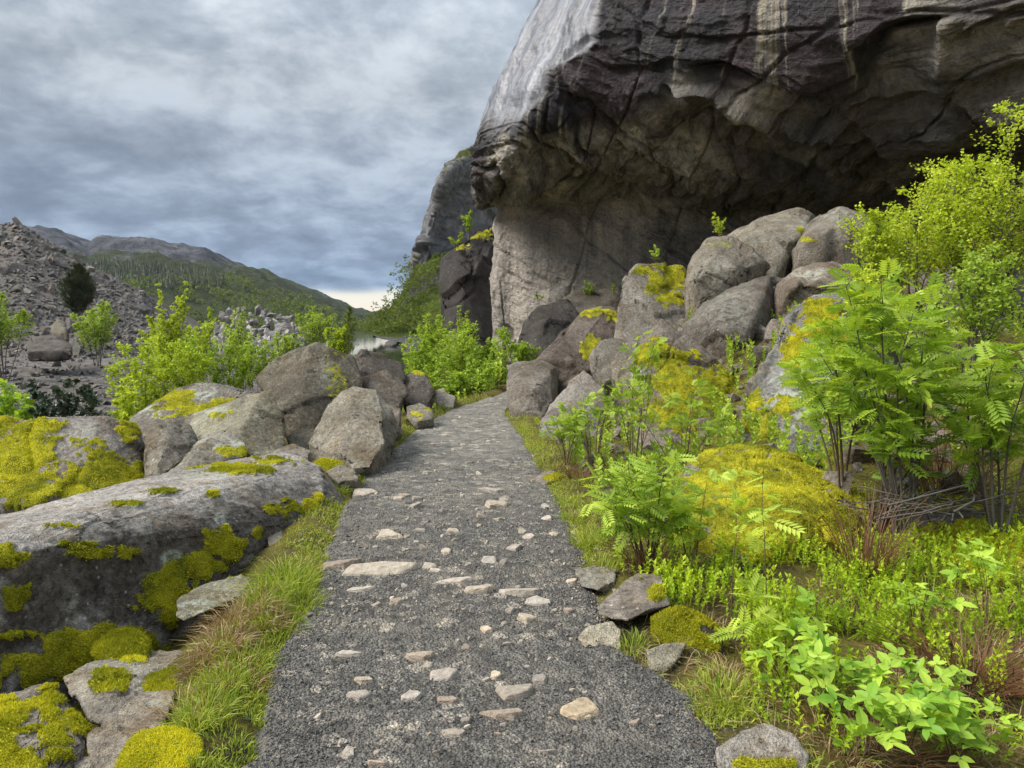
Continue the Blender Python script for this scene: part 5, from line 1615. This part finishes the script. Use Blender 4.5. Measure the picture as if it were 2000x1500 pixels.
dead_clump('upright clump of rusty dead bracken beside the golden moss boulder', 1690, 1120, 4.3, 960, 0.30, 130, 1)
dead_clump('rusty dead stems behind the tall rowan trunks', 1850, 960, 5.6, 800, 0.65, 200, 2)
dead_clump('brown dead stems under the bushy low rowan', 1280, 1125, 4.4, 1040, 0.32, 110, 3)
dead_clump('flattened reddish dead bracken at the lower picture edge', 1900, 1330, 3.1, 1235, 0.42, 220, 4)
dead_clump('small brown tuft between the path and the leafy shoots', 1130, 935, 6.9, 895, 0.22, 80, 5)
dead_clump('dry brown brush below the raspberry canes', 1720, 1480, 2.6, 1400, 0.35, 150, 6)
# ---------------------------------------------------------------- stones set in the path (parts of the path)
STONES = [(760, 1049, 72, 22), (960, 962, 62, 12), (812, 992, 32, 16), (815, 978, 24, 10), (968, 990, 54, 16), (1065, 990, 20, 14), (870, 1082, 26, 16), (1005, 1073, 30, 15), (886, 1043, 30, 13), (836, 1112, 34, 16), (850, 1120, 26, 7),
          (668, 1104, 80, 20), (745, 1118, 150, 22), (890, 1141, 72, 10), (936, 1158, 66, 30), (1022, 1162, 84, 26), (1050, 1180, 52, 20), (775, 1180, 34, 18), (735, 1184, 24, 10), (788, 1148, 18, 8), (1028, 1212, 46, 26), (996, 1198, 24, 16),
          (680, 1280, 52, 18), (820, 1288, 66, 26), (838, 1306, 22, 14), (866, 1328, 72, 32), (710, 1334, 40, 20), (701, 1363, 56, 28), (800, 1368, 44, 32), (875, 1374, 38, 22), (1006, 1362, 90, 50), (1054, 1334, 30, 28), (968, 1326, 26, 17), (994, 1304, 13, 26),
          (1138, 1392, 102, 54), (980, 1404, 90, 32), (888, 1440, 54, 20), (680, 1476, 26, 36), (951, 1236, 26, 22), (1017, 1257, 10, 16), (990, 1263, 24, 8), (910, 1270, 16, 8), (1020, 1040, 24, 8), (1033, 1052, 24, 8), (1083, 1044, 18, 8),
          (984, 1104, 18, 14), (955, 1100, 34, 12), (940, 1012, 20, 7), (974, 1018, 22, 6), (1068, 1013, 22, 8), (1122, 1034, 24, 16), (985, 980, 20, 8), (835, 926, 22, 8), (790, 972, 22, 8), (778, 977, 22, 8), (868, 999, 18, 4), (935, 928, 16, 5), (962, 903, 30, 5),
          (888, 882, 14, 4), (918, 906, 16, 4), (848, 870, 18, 5), (955, 863, 10, 4), (905, 872, 16, 3), (820, 1040, 40, 8), (700, 1152, 60, 12), (1110, 1195, 20, 12), (1084, 1194, 16, 6), (712, 965, 50, 14), (1118, 1138, 26, 10), (910, 1415, 24, 18), (620, 1405, 18, 8), (740, 1495, 44, 22)]
r = np.random.RandomState(21)
for k in range(150):
    y = r.uniform(805, 1485)
    x0, x1 = np.interp(y, [800, 1000, 1200, 1480], [880, 700, 620, 520]), np.interp(y, [800, 1000, 1200, 1480], [980, 1070, 1130, 1360])
    w = min(r.lognormal(2.0, 0.5), 30) * (y - 600) / 600
    STONES.append((r.uniform(x0, x1), y, w, w * r.uniform(0.3, 0.6)))
TONES = [(1.0, 0.95, 0.87), (0.92, 0.88, 0.86), (1.1, 1.02, 0.90), (0.80, 0.78, 0.76), (1.12, 1.10, 1.06), (0.86, 0.76, 0.68)]
for k, (x, y, w, h) in enumerate(STONES):
    g = G(x, y)
    hw = 0.5 * w / FPX * g[1] * 1.28
    dp = min(max(0.5 * h / FPX * g[1] * g[1] / EYE * 0.9, hw * 0.35), hw * 1.5)
    hz = 0.22 * min(hw, dp) + 0.009
    n = r.randint(5, 8)
    a = np.sort(np.arange(n) * 2 * pi / n + r.uniform(-0.45, 0.45, n))
    rad = r.uniform(0.62, 1.05, n)
    tl = r.normal(0, 0.30, 2)
    ring = np.stack([np.cos(a) * rad * hw, np.sin(a) * rad * dp, np.full(n, -hz * 0.5)], -1)
    tf = r.uniform(0.72, 0.93, n)
    topv = ring * tf[:, None]
    topv[:, 2] = hz * (0.75 + tl[0] * np.cos(a) + tl[1] * np.sin(a) + r.uniform(-0.10, 0.10, n))
    bm = bmesh.new()
    for q in np.vstack([ring, topv, ring * 0.8 - np.array([0, 0, hz * 1.5])]):
        bm.verts.new(q)
    bmesh.ops.convex_hull(bm, input=bm.verts)
    bmesh.ops.delete(bm, geom=[v for v in bm.verts if not v.link_faces], context='VERTS')
    bmesh.ops.bevel(bm, geom=list(bm.edges), offset=hz * 0.16, segments=1, affect='EDGES', clamp_overlap=True)
    bmesh.ops.triangulate(bm, faces=bm.faces)
    if w > 22:
        bmesh.ops.subdivide_edges(bm, edges=list(bm.edges), cuts=2 if w > 45 else 1, use_grid_fill=True)
        bmesh.ops.triangulate(bm, faces=bm.faces)
    bm.verts.index_update()
    V = np.array([v.co[:] for v in bm.verts])
    F0 = np.array([[v.index for v in f.verts] for f in bm.faces])
    bm.free()
    N = normals(V, F0)
    V[:, :2] *= (1 + 0.28 * fbm((V * np.array([1, 1, 0.3]) + k) / hw * 1.6, 3))[:, None]
    V = V + N * (0.30 * hz * fbm((V + k) / hw * 3.5, 3) + 0.003 * fbm((V + k) * 60, 2))[:, None]
    zc = float(path_z(np.array([g[0]]), np.array([g[1]]))[0])
    o = link('stone', mesh_from('stone', V, F0, {'var': np.full(len(V), r.uniform(0.25, 0.75))}, False, M['path_stone']), path, (g[0], g[1], zc + 0.05 * hz))
    o.color = (*TONES[k % 6 if k > 5 else [0, 1, 3, 1, 2, 4][k]], 1)
    if (x, y) == (1138, 1392):
        o.color = (1.25, 1.08, 0.82, 1)

# ---------------------------------------------------------------- grit lying on the path
def chip_templates(seed, n=5, npts=9):
    r = np.random.RandomState(seed)
    out = []
    for _ in range(n):
        bm = bmesh.new()
        for p in r.normal(size=(npts, 3)):
            p = p / np.linalg.norm(p) * r.uniform(0.7, 1.0) * np.array([1, 0.8, 0.62])
            bm.verts.new(p)
        bmesh.ops.convex_hull(bm, input=bm.verts)
        bmesh.ops.delete(bm, geom=[v for v in bm.verts if not v.link_faces], context='VERTS')
        bmesh.ops.triangulate(bm, faces=bm.faces)
        bm.verts.index_update()
        out.append((np.array([v.co[:] for v in bm.verts]), np.array([[v.index for v in f.verts] for f in bm.faces])))
        bm.free()
    return out


def rand_rot(r, n):
    q = r.normal(size=(n, 4))
    q /= np.linalg.norm(q, axis=1)[:, None]
    w, x, y, z = q.T
    return np.stack([np.stack([1 - 2 * (y * y + z * z), 2 * (x * y - z * w), 2 * (x * z + y * w)], -1),
                     np.stack([2 * (x * y + z * w), 1 - 2 * (x * x + z * z), 2 * (y * z - x * w)], -1),
                     np.stack([2 * (x * z - y * w), 2 * (y * z + x * w), 1 - 2 * (x * x + y * y)], -1)], 1)


def chips(name, pos, size, var, mat, parent=None, seed=0, npts=9):
    r = np.random.RandomState(seed)
    tp = chip_templates(seed, 5, npts)
    which = r.randint(0, 5, len(pos))
    Vs, Fs, As, n = [], [], [], 0
    for t in range(5):
        m = which == t
        v, f = tp[t]
        k = int(m.sum())
        if not k:
            continue
        R = rand_rot(r, k)
        V = np.einsum('nij,kj->nki', R, v) * size[m].reshape(-1, 1, 1) + pos[m][:, None]
        Vs.append(V.reshape(-1, 3))
        Fs.append((f[None] + (np.arange(k) * len(v))[:, None, None]).reshape(-1, 3) + n)
        As.append(np.repeat(var[m], len(v)))
        n += k * len(v)
    return link(name, mesh_from(name, np.vstack(Vs), np.vstack(Fs), {'var': np.clip(np.concatenate(As), 0, 1)}, False, M[mat]), parent)


r = np.random.RandomState(31)
n = 20000
yy = 1 / r.uniform(1 / 8.5, 1 / 2.25, n)
tt = np.where(r.uniform(size=n) < 0.3, np.abs(r.normal(0, 0.10, n)) * 1.0, r.uniform(-0.10, 1.10, n))
tt = np.where(r.uniform(size=n) < 0.15, 1 - np.abs(r.normal(0, 0.08, n)), tt)
xx = edge_l(yy) + (edge_r(yy) - edge_l(yy)) * tt
sz = np.clip(r.lognormal(math.log(0.0058), 0.42, n), 0.003, 0.02)
vr = np.where(r.uniform(size=n) < 0.10, r.uniform(0.75, 1.0, n), r.uniform(0.0, 0.55, n))
o = chips('grit', np.stack([xx, yy, np.maximum(path_z(xx, yy), height(xx, yy)) + sz * 0.25], -1), sz, vr, 'grit', path, 4, 7)
o['kind'] = 'stuff'

n = 5200
yy = 1 / r.uniform(1 / 16.0, 1 / 3.5, n)
tt = r.uniform(-0.06, 1.06, n)
xx = edge_l(yy) + (edge_r(yy) - edge_l(yy)) * tt
sz = np.clip(r.lognormal(math.log(0.0085), 0.45, n), 0.004, 0.032)
tt[:1500] = np.where(np.arange(1500) % 2 == 0, -np.abs(r.normal(0, 0.09, 1500)), 1 + np.abs(r.normal(0, 0.09, 1500)))
xx = edge_l(yy) + (edge_r(yy) - edge_l(yy)) * tt
o = chips('chippings', np.stack([xx, yy, np.maximum(path_z(xx, yy), height(xx, yy)) + sz * 0.1], -1), sz, r.uniform(0.35, 1.0, n), 'path_stone', path, 5, 8)
o['kind'] = 'stuff'
o.color = (0.72, 0.70, 0.67, 1)

# ---------------------------------------------------------------- grass
def blades(name, label, pos, length, dirn, var, mat, width=0.0022, kind='stuff'):
    n = len(pos)
    r = np.random.RandomState(n)
    side = np.cross(dirn, r.normal(size=(n, 3)))
    side /= np.linalg.norm(side, axis=1)[:, None]
    w = (width * r.uniform(0.7, 1.3, n))[:, None]
    L = length[:, None]
    flat = dirn * np.array([1, 1, 0])
    mid = pos + dirn * L * 0.55
    tip = pos + dirn * L * 0.85 + flat * L * 0.45 - np.array([0, 0, 1.0]) * L * 0.22 * (np.linalg.norm(flat, axis=1)[:, None])
    V = np.stack([pos - side * w, pos + side * w, mid - side * w * 0.8, mid + side * w * 0.8, tip], 1).reshape(-1, 3)
    F = np.array([[0, 1, 3], [0, 3, 2], [2, 3, 4]])
    F = (F[None] + (np.arange(n) * 5)[:, None, None]).reshape(-1, 3)
    o = link(name, mesh_from(name, V, F, {'var': np.repeat(np.clip(var, 0, 1), 5)}, False, M[mat]))
    tag(o, label, 'grass', kind=kind)
    return o


def tuft_points(r, specs):
    """specs: (px, py, radius_px, n, length) on the ground"""
    P_, L_, D_ = [], [], []
    for (px, py, rad, n, ln) in specs:
        z = 0.0
        for _ in range(3):
            c = G(px, py, z)
            z = float(height(np.array([c[0]]), np.array([c[1]]))[0])
        R = rad / FPX * c[1]
        a = r.uniform(0, 2 * pi, n)
        q = R * np.sqrt(r.uniform(0, 1, n))
        x, y = c[0] + q * np.cos(a), c[1] + q * np.sin(a) * 1.3
        inp = (x > edge_l(y) + 0.03) & (x < edge_r(y) - 0.03)
        x, y, a = x[~inp], y[~inp], a[~inp]
        k = len(x)
        if not k:
            continue
        P_.append(np.stack([x, y, height(x, y) - 0.01], -1))
        L_.append(ln * r.uniform(0.45, 1.1, k))
        d = np.stack([np.cos(a) * 0.45, np.sin(a) * 0.45, np.ones(k)], -1) + r.normal(0, 0.28, (k, 3))
        D_.append(d / np.linalg.norm(d, axis=1)[:, None])
    return np.vstack(P_), np.concatenate(L_), np.vstack(D_)


r = np.random.RandomState(41)
TALL = [(560, 1140, 55, 900, 0.26), (590, 1190, 40, 500, 0.20), (520, 1175, 40, 500, 0.20), (545, 1230, 45, 450, 0.15), (480, 1290, 50, 500, 0.13), (430, 1340, 45, 450, 0.13), (400, 1400, 45, 500, 0.15), (370, 1430, 30, 300, 0.15), (310, 1480, 40, 250, 0.12), (620, 1100, 25, 220, 0.10),
        (660, 955, 25, 300, 0.13), (700, 940, 30, 300, 0.10), (745, 905, 26, 260, 0.10), (790, 860, 25, 300, 0.10), (830, 825, 25, 300, 0.12), (880, 803, 22, 260, 0.14), (940, 790, 26, 300, 0.16), (965, 782, 18, 260, 0.18), (1000, 812, 18, 260, 0.14), (1015, 840, 22, 260, 0.12), (1040, 880, 22, 240, 0.10),
        (1100, 985, 30, 300, 0.10), (1120, 1015, 30, 340, 0.12), (1150, 1060, 35, 420, 0.13), (1180, 1110, 35, 360, 0.13), (1235, 1265, 28, 220, 0.11), (1280, 1310, 20, 140, 0.07), (1330, 1380, 45, 260, 0.08), (1400, 1375, 50, 300, 0.12), (1440, 1370, 50, 280, 0.13), (1150, 940, 25, 200, 0.10), (235, 1440, 20, 100, 0.1),
        (1600, 1330, 120, 500, 0.13), (1800, 1180, 120, 600, 0.16), (1900, 1120, 100, 500, 0.18), (1880, 1280, 120, 500, 0.16), (90, 1430, 30, 120, 0.09), (1330, 960, 60, 200, 0.12), (1420, 860, 50, 200, 0.14), (1240, 900, 60, 260, 0.14)]
TALL = [(a_, b_, c_, int(d_ * (0.42 if a_ < 640 else 0.6)), e_ * (0.85 if a_ < 640 else 1)) for a_, b_, c_, d_, e_ in TALL]
TALL += [(430, 1450, 60, 220, 0.06), (460, 1490, 50, 220, 0.06), (410, 1400, 50, 150, 0.06), (500, 1380, 30, 120, 0.05)]
pp, ll, dd = tuft_points(r, TALL)
far_w = 0.0019 * np.clip(pp[:, 1] / 4.0, 0.9, 3)
grass = blades('grass', 'green grass tufts along both verges of the gravel path', pp, ll, dd, r.normal(0.45, 0.22, len(pp)) + 0.3 * fbm(pp * 2.5, 2), 'grass', 0.0024)
# short verge turf on the strips beside the gravel
n = 24000
yy = 1 / r.uniform(1 / 15.0, 1 / 2.3, n)
lft = r.uniform(size=n) < 0.5
off = np.abs(r.normal(0.10, 0.13, n)) + 0.01
xx = np.where(lft, edge_l(yy) - off, edge_r(yy) + off)
tpx, tpy = project(np.stack([xx, yy, 0 * xx], -1))
keep = (fbm(np.stack([xx, yy, 0 * xx], -1) * 2.2, 3) > -0.12) & ~((tpx > 1390) & (tpx < 1570) & (tpy > 1415)) & ~((tpx > 1110) & (tpx < 1360) & (tpy > 1100) & (tpy < 1330)) & ~((tpx < 310) & (tpy > 1255))
xx, yy = xx[keep], yy[keep]
k = len(xx)
dd = np.stack([r.normal(0, .5, k), r.normal(0, .5, k), np.ones(k)], -1)
dd /= np.linalg.norm(dd, axis=1)[:, None]
blades('grass', 'short mossy turf edging the gravel', np.stack([xx, yy, height(xx, yy) - 0.006], -1), r.uniform(0.02, 0.065, k) * np.clip(yy / 5, 1, 2), dd, r.normal(0.62, 0.25, k), 'grass', 0.0026)
DRY = [(470, 1205, 55, 420, 0.17), (430, 1265, 45, 350, 0.15), (520, 1215, 30, 220, 0.14), (395, 1300, 30, 200, 0.12), (470, 1330, 40, 160, 0.11), (360, 1400, 50, 120, 0.16), (600, 1110, 25, 120, 0.10), (1900, 1290, 110, 700, 0.17), (1800, 1330, 90, 400, 0.15), (1700, 1160, 60, 250, 0.15), (1340, 1385, 40, 160, 0.10), (1420, 1350, 40, 160, 0.14),
       (1960, 1200, 60, 300, 0.16), (1620, 1440, 90, 250, 0.13), (1850, 1440, 110, 350, 0.14), (950, 780, 40, 120, 0.2), (720, 925, 25, 120, 0.06), (1140, 1010, 25, 150, 0.09), (1095, 915, 20, 120, 0.08), (800, 850, 20, 120, 0.07)]
DRY += [(a_, b_, 45, 45, 0.11) for a_, b_ in zip(r.uniform(1180, 2030, 110), r.uniform(960, 1490, 110))]
pp, ll, dd = tuft_points(r, DRY)
dd[:, 2] *= 0.55
dd /= np.linalg.norm(dd, axis=1)[:, None]
blades('dry_grass', 'straw-coloured dead grass lying over the verges', pp, ll, dd, r.normal(0.5, 0.28, len(pp)), 'straw', 0.0019)

# bilberry and other low growth between the boulders and the path
sr = np.random.RandomState(8)
n = 2600
px_ = np.concatenate([sr.uniform(1290, 2040, 1700), sr.uniform(1180, 2040, 900)])
py_b = np.concatenate([sr.uniform(1080, 1280, 1700), sr.uniform(1000, 1500, 900)])
gz = np.array([G(a, b, -0.08) for a, b in zip(px_, py_b)])
x, y = gz[:, 0], gz[:, 1]
clump = fbm(np.stack([x, y, 0 * x], -1) * 2.4 + 3.3, 3)
ok = (x > edge_r(y) + 0.25) & (clump > -0.10) & ~((px_ < 1450) & (y < 3.75) & (px_ > 1150))
x, y, cl_ = x[ok], y[ok], clump[ok]
k = len(x)
dirs = np.stack([np.ones(k) * 0, np.zeros(k), np.ones(k)], -1) + sr.normal(0, 0.28, (k, 3))
xa = sr.normal(size=(k, 3)) * np.array([1, 1, 0.2])
z_ = dirs / np.linalg.norm(dirs, axis=1)[:, None]
y_ = np.cross(z_, xa)
y_ /= np.linalg.norm(y_, axis=1)[:, None]
Rm = np.stack([np.cross(y_, z_), y_, z_], -1)
me = scatter_mesh('bilberry', sprig(sr, 15, 0.17), np.stack([x, y, height(x, y) - 0.01], -1), Rm, sr.uniform(0.09, 0.20, k) * (1 + 0.8 * cl_), 0.50 + 0.8 * cl_ + sr.normal(0, 0.16, k), M['bilberry'])
tag(link('bilberry', me), 'low bright bilberry growth between the moss boulder and the raspberries', 'bilberry', kind='stuff')
# scattered herbs in the cracks by the slabs and up the talus
n = 1500
px_ = sr.uniform(1100, 2000, n)
d_ = sr.uniform(6.0, 14.0, n)
x = (px_ - 1000) / FPX * d_
y = d_
ok = (x > edge_r(y) + 0.3) & (fbm(np.stack([x, y, 0 * x], -1) * 0.9, 3) > -0.05)
x, y = x[ok], y[ok]
k = len(x)
me = scatter_mesh('undergrowth', sprig(sr, 13, 0.24), np.stack([x, y, height(x, y) - 0.02], -1), np.repeat(np.eye(3)[None], k, 0), sr.uniform(0.15, 0.38, k), sr.normal(0.5, 0.22, k), M['willow'])
tag(link('undergrowth', me), 'low green undergrowth filling the gaps between the talus boulders', 'undergrowth', kind='stuff')
n = 1400
x = sr.uniform(-5.5, 5.5, n)
y = sr.uniform(15.0, 34.0, n)
ok = ((x < edge_l(y) - 0.15) & (x > -0.20 * y)) | ((x > edge_r(y) + 0.1) & (x < 2.5))
x, y = x[ok], y[ok]
k = len(x)
me = scatter_mesh('undergrowth', sprig(sr, 13, 0.26), np.stack([x, y, height(x, y) - 0.03], -1), np.repeat(np.eye(3)[None], k, 0), sr.uniform(0.25, 0.65, k), sr.normal(0.45, 0.22, k), M['willow'])
tag(link('undergrowth', me), 'weedy undergrowth along the bend of the path below the thicket', 'undergrowth', kind='stuff')

# small broken rock filling the gaps of the talus
n = 900
d_ = sr.uniform(5.2, 17.0, n)
px_ = sr.uniform(1060, 1960, n)
x, y = (px_ - 1000) / FPX * d_, d_
ok = x > edge_r(y) + 0.45
x, y = x[ok], y[ok]
o = chips('rubble', np.stack([x, y, height(x, y) + 0.02], -1), np.clip(sr.lognormal(math.log(0.11), 0.55, len(x)), 0.05, 0.40), sr.normal(0.5, 0.25, len(x)), 'rock', None, 64, 12)
o.color = (0.17, 0.15, 0.13, 1)
tag(o, 'broken grey stone filling the gaps between the talus boulders', 'rubble', kind='stuff')

# ---------------------------------------------------------------- quarry: scree mound, rubble, pale heap
SCREE = [(-420, 500), (-200, 480), (-60, 460), (0, 444), (20, 437), (42, 437), (60, 448), (90, 468), (130, 494), (180, 520), (230, 545), (275, 566), (300, 590), (340, 622), (390, 650), (450, 668)]
rx, ry = np.array(SCREE, float).T
nu, nv = 240, 90
u = np.linspace(rx[0], rx[-1], nu)
out = np.zeros((nu, nv + 15, 3))
for i in range(nu):
    top = P(u[i], np.interp(u[i], rx, ry), 96)
    bot = P(u[i], 705, 62)
    bot[2] = min(bot[2], -2.4)
    t = np.linspace(0, 1, nv)
    out[i, :nv] = bot + (top - bot) * t[:, None]
    kx = np.linspace(0.03, 1, 15)[:, None]
    out[i, nv:] = top + np.concatenate([0 * kx, 40 * kx, -(top[2] + 4) * kx], 1)
V = out.reshape(-1, 3)
ns = fbm(V * 0.09, 5)
V = V + np.stack([0 * ns, -2.2 * ns, 0.5 * ns + 0.35 * fbm(V * 0.7, 3)], -1)
scree = link('scree_slope', mesh_from('scree_slope', V, grid_faces(nu, nv + 15), {'stony': np.ones(len(V)), 'var': np.clip(0.45 + fbm(V * 0.15, 3), 0, 1)}, True, M['scree']))
scree.color = (0.80, 0.72, 0.66, 1)
tag(scree, 'tall brown mound of quarry scree', 'scree', kind='structure')
S_ = V.reshape(nu, nv + 15, 3)[:, :nv]
r = np.random.RandomState(51)


def on_sheet(n, tl=0.0, th=1.0):
    a = r.uniform(0, nu - 1.01, n)
    b = r.uniform(tl, th, n) * (nv - 1.01)
    i, j = a.astype(int), b.astype(int)
    fa, fb = (a - i)[:, None], (b - j)[:, None]
    return (S_[i, j] * (1 - fa) * (1 - fb) + S_[i + 1, j] * fa * (1 - fb) + S_[i, j + 1] * (1 - fa) * fb + S_[i + 1, j + 1] * fa * fb)


big_tpl = [mesh_from('scree_stone', v, f, {'var': np.full(len(v), 0.3 + 0.12 * q)}, False, M['scree']) for q, (v, f) in enumerate(chip_templates(61, 6, 13))]
pts = on_sheet(900)
pxx, pyy = project(pts)
vis = pts[(pxx > -20) & (pxx < 470) & (pyy < 720)][:270]
for q in vis:
    o = link('stone', big_tpl[r.randint(6)], scree, q)
    s = r.lognormal(math.log(0.62), 0.42)
    o.scale = (s * r.uniform(.8, 1.3), s, s * r.uniform(.6, 1))
    o.rotation_euler = tuple(r.uniform(0, 6.28, 3))
    t = r.uniform(0.75, 1.35)
    o.color = (t * r.uniform(0.95, 1.12), t * r.uniform(.92, 1.02), t * r.uniform(.85, 1.0), 1)
pts = on_sheet(11000)
pxx, pyy = project(pts)
pts = pts[(pxx > -420) & (pxx < 480)]
o = chips('small_scree', pts, r.lognormal(math.log(0.24), 0.45, len(pts)), r.normal(0.5, 0.25, len(pts)), 'scree', scree, 62, 8)
o['kind'] = 'stuff'
# rubble on the flat below
n = 6400
y = 1 / r.uniform(1 / 66, 1 / 15, n)
x = (r.uniform(-420, 560, n) - 1000) / FPX * y
ok = x < edge_l(y) - 5.5
x, y = x[ok], y[ok]
o = chips('rubble', np.stack([x, y, height(x, y)], -1), np.clip(r.lognormal(math.log(0.13), 0.6, len(x)), 0.05, 0.8), r.normal(0.5, 0.25, len(x)), 'scree', None, 63, 9)
tag(o, 'grey-brown rubble strewn over the quarry flat', 'rubble', kind='stuff')
# pale heap: every boulder a thing
heap_tpl = [mesh_from('boulder', v, f, {'var': np.full(len(v), 0.35 + 0.08 * q)}, False, M['quarry']) for q, (v, f) in enumerate(chip_templates(71, 6, 14))]
for k in range(210):
    px_k = r.uniform(418, 600)
    ttop = np.interp(px_k, [415, 440, 500, 545, 580, 605], [634, 604, 598, 606, 630, 658])
    f = r.uniform(0, 1) ** 0.8
    q = P(px_k, ttop + 4 + (690 - ttop) * f, 78 - 10 * f)
    o = link('boulder', heap_tpl[r.randint(6)], None, q)
    s = r.uniform(0.40, 0.90)
    o.scale = (s * r.uniform(0.9, 1.4), s, s * r.uniform(.7, 1.0))
    o.rotation_euler = tuple(r.uniform(0, 6.28, 3))
    t = r.uniform(0.8, 1.2)
    o.color = (t, t * 0.985, t * 0.98, 1)
    tag(o, 'pale quarried boulder in the heap behind the young trees', 'boulder', 'pale boulders of the quarry heap')
boulder('dark flat-topped rock at the foot of the scree', [(52, 672, 44), (78, 656, 45), (108, 654, 45), (138, 670, 44), (140, 684, 42), (55, 686, 42)], 3.0, 5, 'dark', 24, 0.05, 90, 3, sink=0.6)
boulder('dark broken rock under the pale willow on the scree', [(100, 640, 48), (112, 622, 49), (128, 630, 49), (132, 652, 47), (105, 655, 47)], 2.0, 4, 'brown', 24, 0.06, 91, 3, sink=0.6)

# ---------------------------------------------------------------- woods on the far hills
def surface_pts(o, n, xr, yr, seed):
    r = np.random.RandomState(seed)
    V = np.zeros(len(o.data.vertices) * 3, np.float32)
    o.data.vertices.foreach_get('co', V)
    V = V.reshape(-1, 3).astype(float)
    px, py = project(V)
    i = np.nonzero((px > xr[0]) & (px < xr[1]) & (py > yr[0]) & (py < yr[1]))[0]
    return V[r.choice(i, n)] + r.normal(0, 2.0, (n, 3)) * np.array([1, 1, 0]), r


def spruce_tpl(r):
    parts = []
    for k in range(5):
        z0, z1, R = 0.12 + 0.17 * k, 0.42 + 0.15 * k, 0.20 - 0.034 * k
        a = np.arange(7) * 2 * pi / 7 + r.uniform(0, 1)
        rr = R * r.uniform(0.7, 1.15, 7)
        v = np.vstack([np.stack([np.cos(a) * rr, np.sin(a) * rr, np.full(7, z0) + r.uniform(-.03, .03, 7)], -1), [[0, 0, min(z1, 1.0)]]])
        f = np.array([[i, (i + 1) % 7, 7] for i in range(7)])
        parts.append((v, f))
    return combine(parts)


pts, r = surface_pts(hills, 2400, (170, 430), (505, 560), 5)
px, py = project(pts)
keep = py > np.interp(px, [150, 220, 300, 400, 430], [512, 516, 522, 536, 545]) + 4 * r.normal(size=len(px))
pts = pts[keep]
k = len(pts)
a = r.uniform(0, 6.28, k)
Rz = np.stack([np.stack([np.cos(a), -np.sin(a), 0 * a], -1), np.stack([np.sin(a), np.cos(a), 0 * a], -1), np.tile([0, 0, 1.0], (k, 1))], 1)
tag(link('spruce_forest', scatter_mesh('spruce_forest', spruce_tpl(r), pts - np.array([0, 0, 2]), Rz, r.uniform(6, 10, k), r.normal(0.4, 0.25, k), M['conifer'])), 'dark spruce forest below the rocky ridge', 'forest', kind='stuff')


def woods(o, n, xr, yr, seed, lo, hi, label, mat='woods', fn=None, vb=0.45):
    pts, r = surface_pts(o, n, xr, yr, seed)
    px, py = project(pts)
    if fn is not None:
        pts = pts[fn(px, py, pts)]
    k = len(pts)
    # each crown: a cloud of leaf clumps
    m = 9
    size = r.uniform(lo, hi, k)
    c = np.repeat(pts, m, 0) + r.normal(0, 0.30, (k * m, 3)) * np.repeat(size, m)[:, None] + np.array([0, 0, 0.3]) * np.repeat(size, m)[:, None]
    var = np.repeat(r.normal(vb, 0.22, k), m) + r.normal(0, 0.12, k * m)
    me = scatter_mesh('woods', LEAF['blob'], c, rand_rot(r, k * m), np.repeat(size, m) * 0.26, var, M[mat])
    tag(link('woods', me), label, 'woods', kind='stuff')


woods(hills, 1300, (150, 735), (538, 648), 6, 5, 9, 'green broadleaf woods on the lower flank of the ridge', 'woods', lambda x, y, p: (y > np.interp(x, [150, 400, 450, 520, 600, 700], [556, 545, 535, 560, 590, 630]) + 5) & (fbm(p * 0.012, 3) > -0.18))
woods(hills, 700, (70, 640), (455, 560), 7, 1.2, 2.6, 'dark scrub clinging to the rocky ridge', 'conifer', lambda x, y, p: fbm(p * 0.02, 3) > 0.05, 0.6)
woods(low, 400, (600, 900), (624, 648), 8, 8, 14, 'wooded shore at the end of the fjord', 'woods')
woods(headland, 1500, (728, 900), (500, 690), 9, 0.8, 2.0, 'green scrub covering the headland under the mountain wall', 'woods', lambda x, y, p: (fbm(p * 0.06, 3) > 0.0) & (y < np.interp(x, [728, 760, 800, 900], [650, 652, 655, 680])))
woods(far_cliff, 160, (835, 960), (310, 560), 10, 0.5, 1.1, 'thin scrub on the ledges of the mountain wall', 'woods', lambda x, y, p: (fbm(p * 0.08, 3) > 0.08))
for i, (lb, x, y, top, d) in enumerate([('lone tree at the tip of the headland', 742, 626, 606, 170), ('second tree from the tip of the headland', 756, 622, 600, 172), ('tree leaning over the headland slope', 775, 606, 585, 174)]):
    plant('tree', lb, 'tree', at_px(x, y + 3, d), span(top, y + 3, d), 0.8, 3, 'blob', 0.8, 90, 'woods', 'bark', (0, 0), 0.3, 8, 0.5, 300 + i, 'trees on the headland', 0.12, perch=True)

# ---------------------------------------------------------------- damp air over the fjord
hb = bpy.data.meshes.new('haze')
bmh = bmesh.new()
bmesh.ops.create_cube(bmh, size=1)
bmh.to_mesh(hb)
bmh.free()
hz_mat = bpy.data.materials.new('haze_air')
hz_mat.use_nodes = True
ht = hz_mat.node_tree
for nd in list(ht.nodes):
    ht.nodes.remove(nd)
pv = ht.nodes.new('ShaderNodeVolumePrincipled')
pv.inputs['Color'].default_value = (0.80, 0.87, 0.98, 1)
pv.inputs['Density'].default_value = 0.00007
pv.inputs['Anisotropy'].default_value = 0.2
ho = ht.nodes.new('ShaderNodeOutputMaterial')
ht.links.new(pv.outputs[0], ho.inputs['Volume'])
hb.materials.append(hz_mat)
haze = link('haze', hb)
haze.scale = (2600, 1800, 176)
haze.location = (-150, 800, 80)
tag(haze, 'thin bluish haze softening the far ridge', 'haze', kind='stuff')
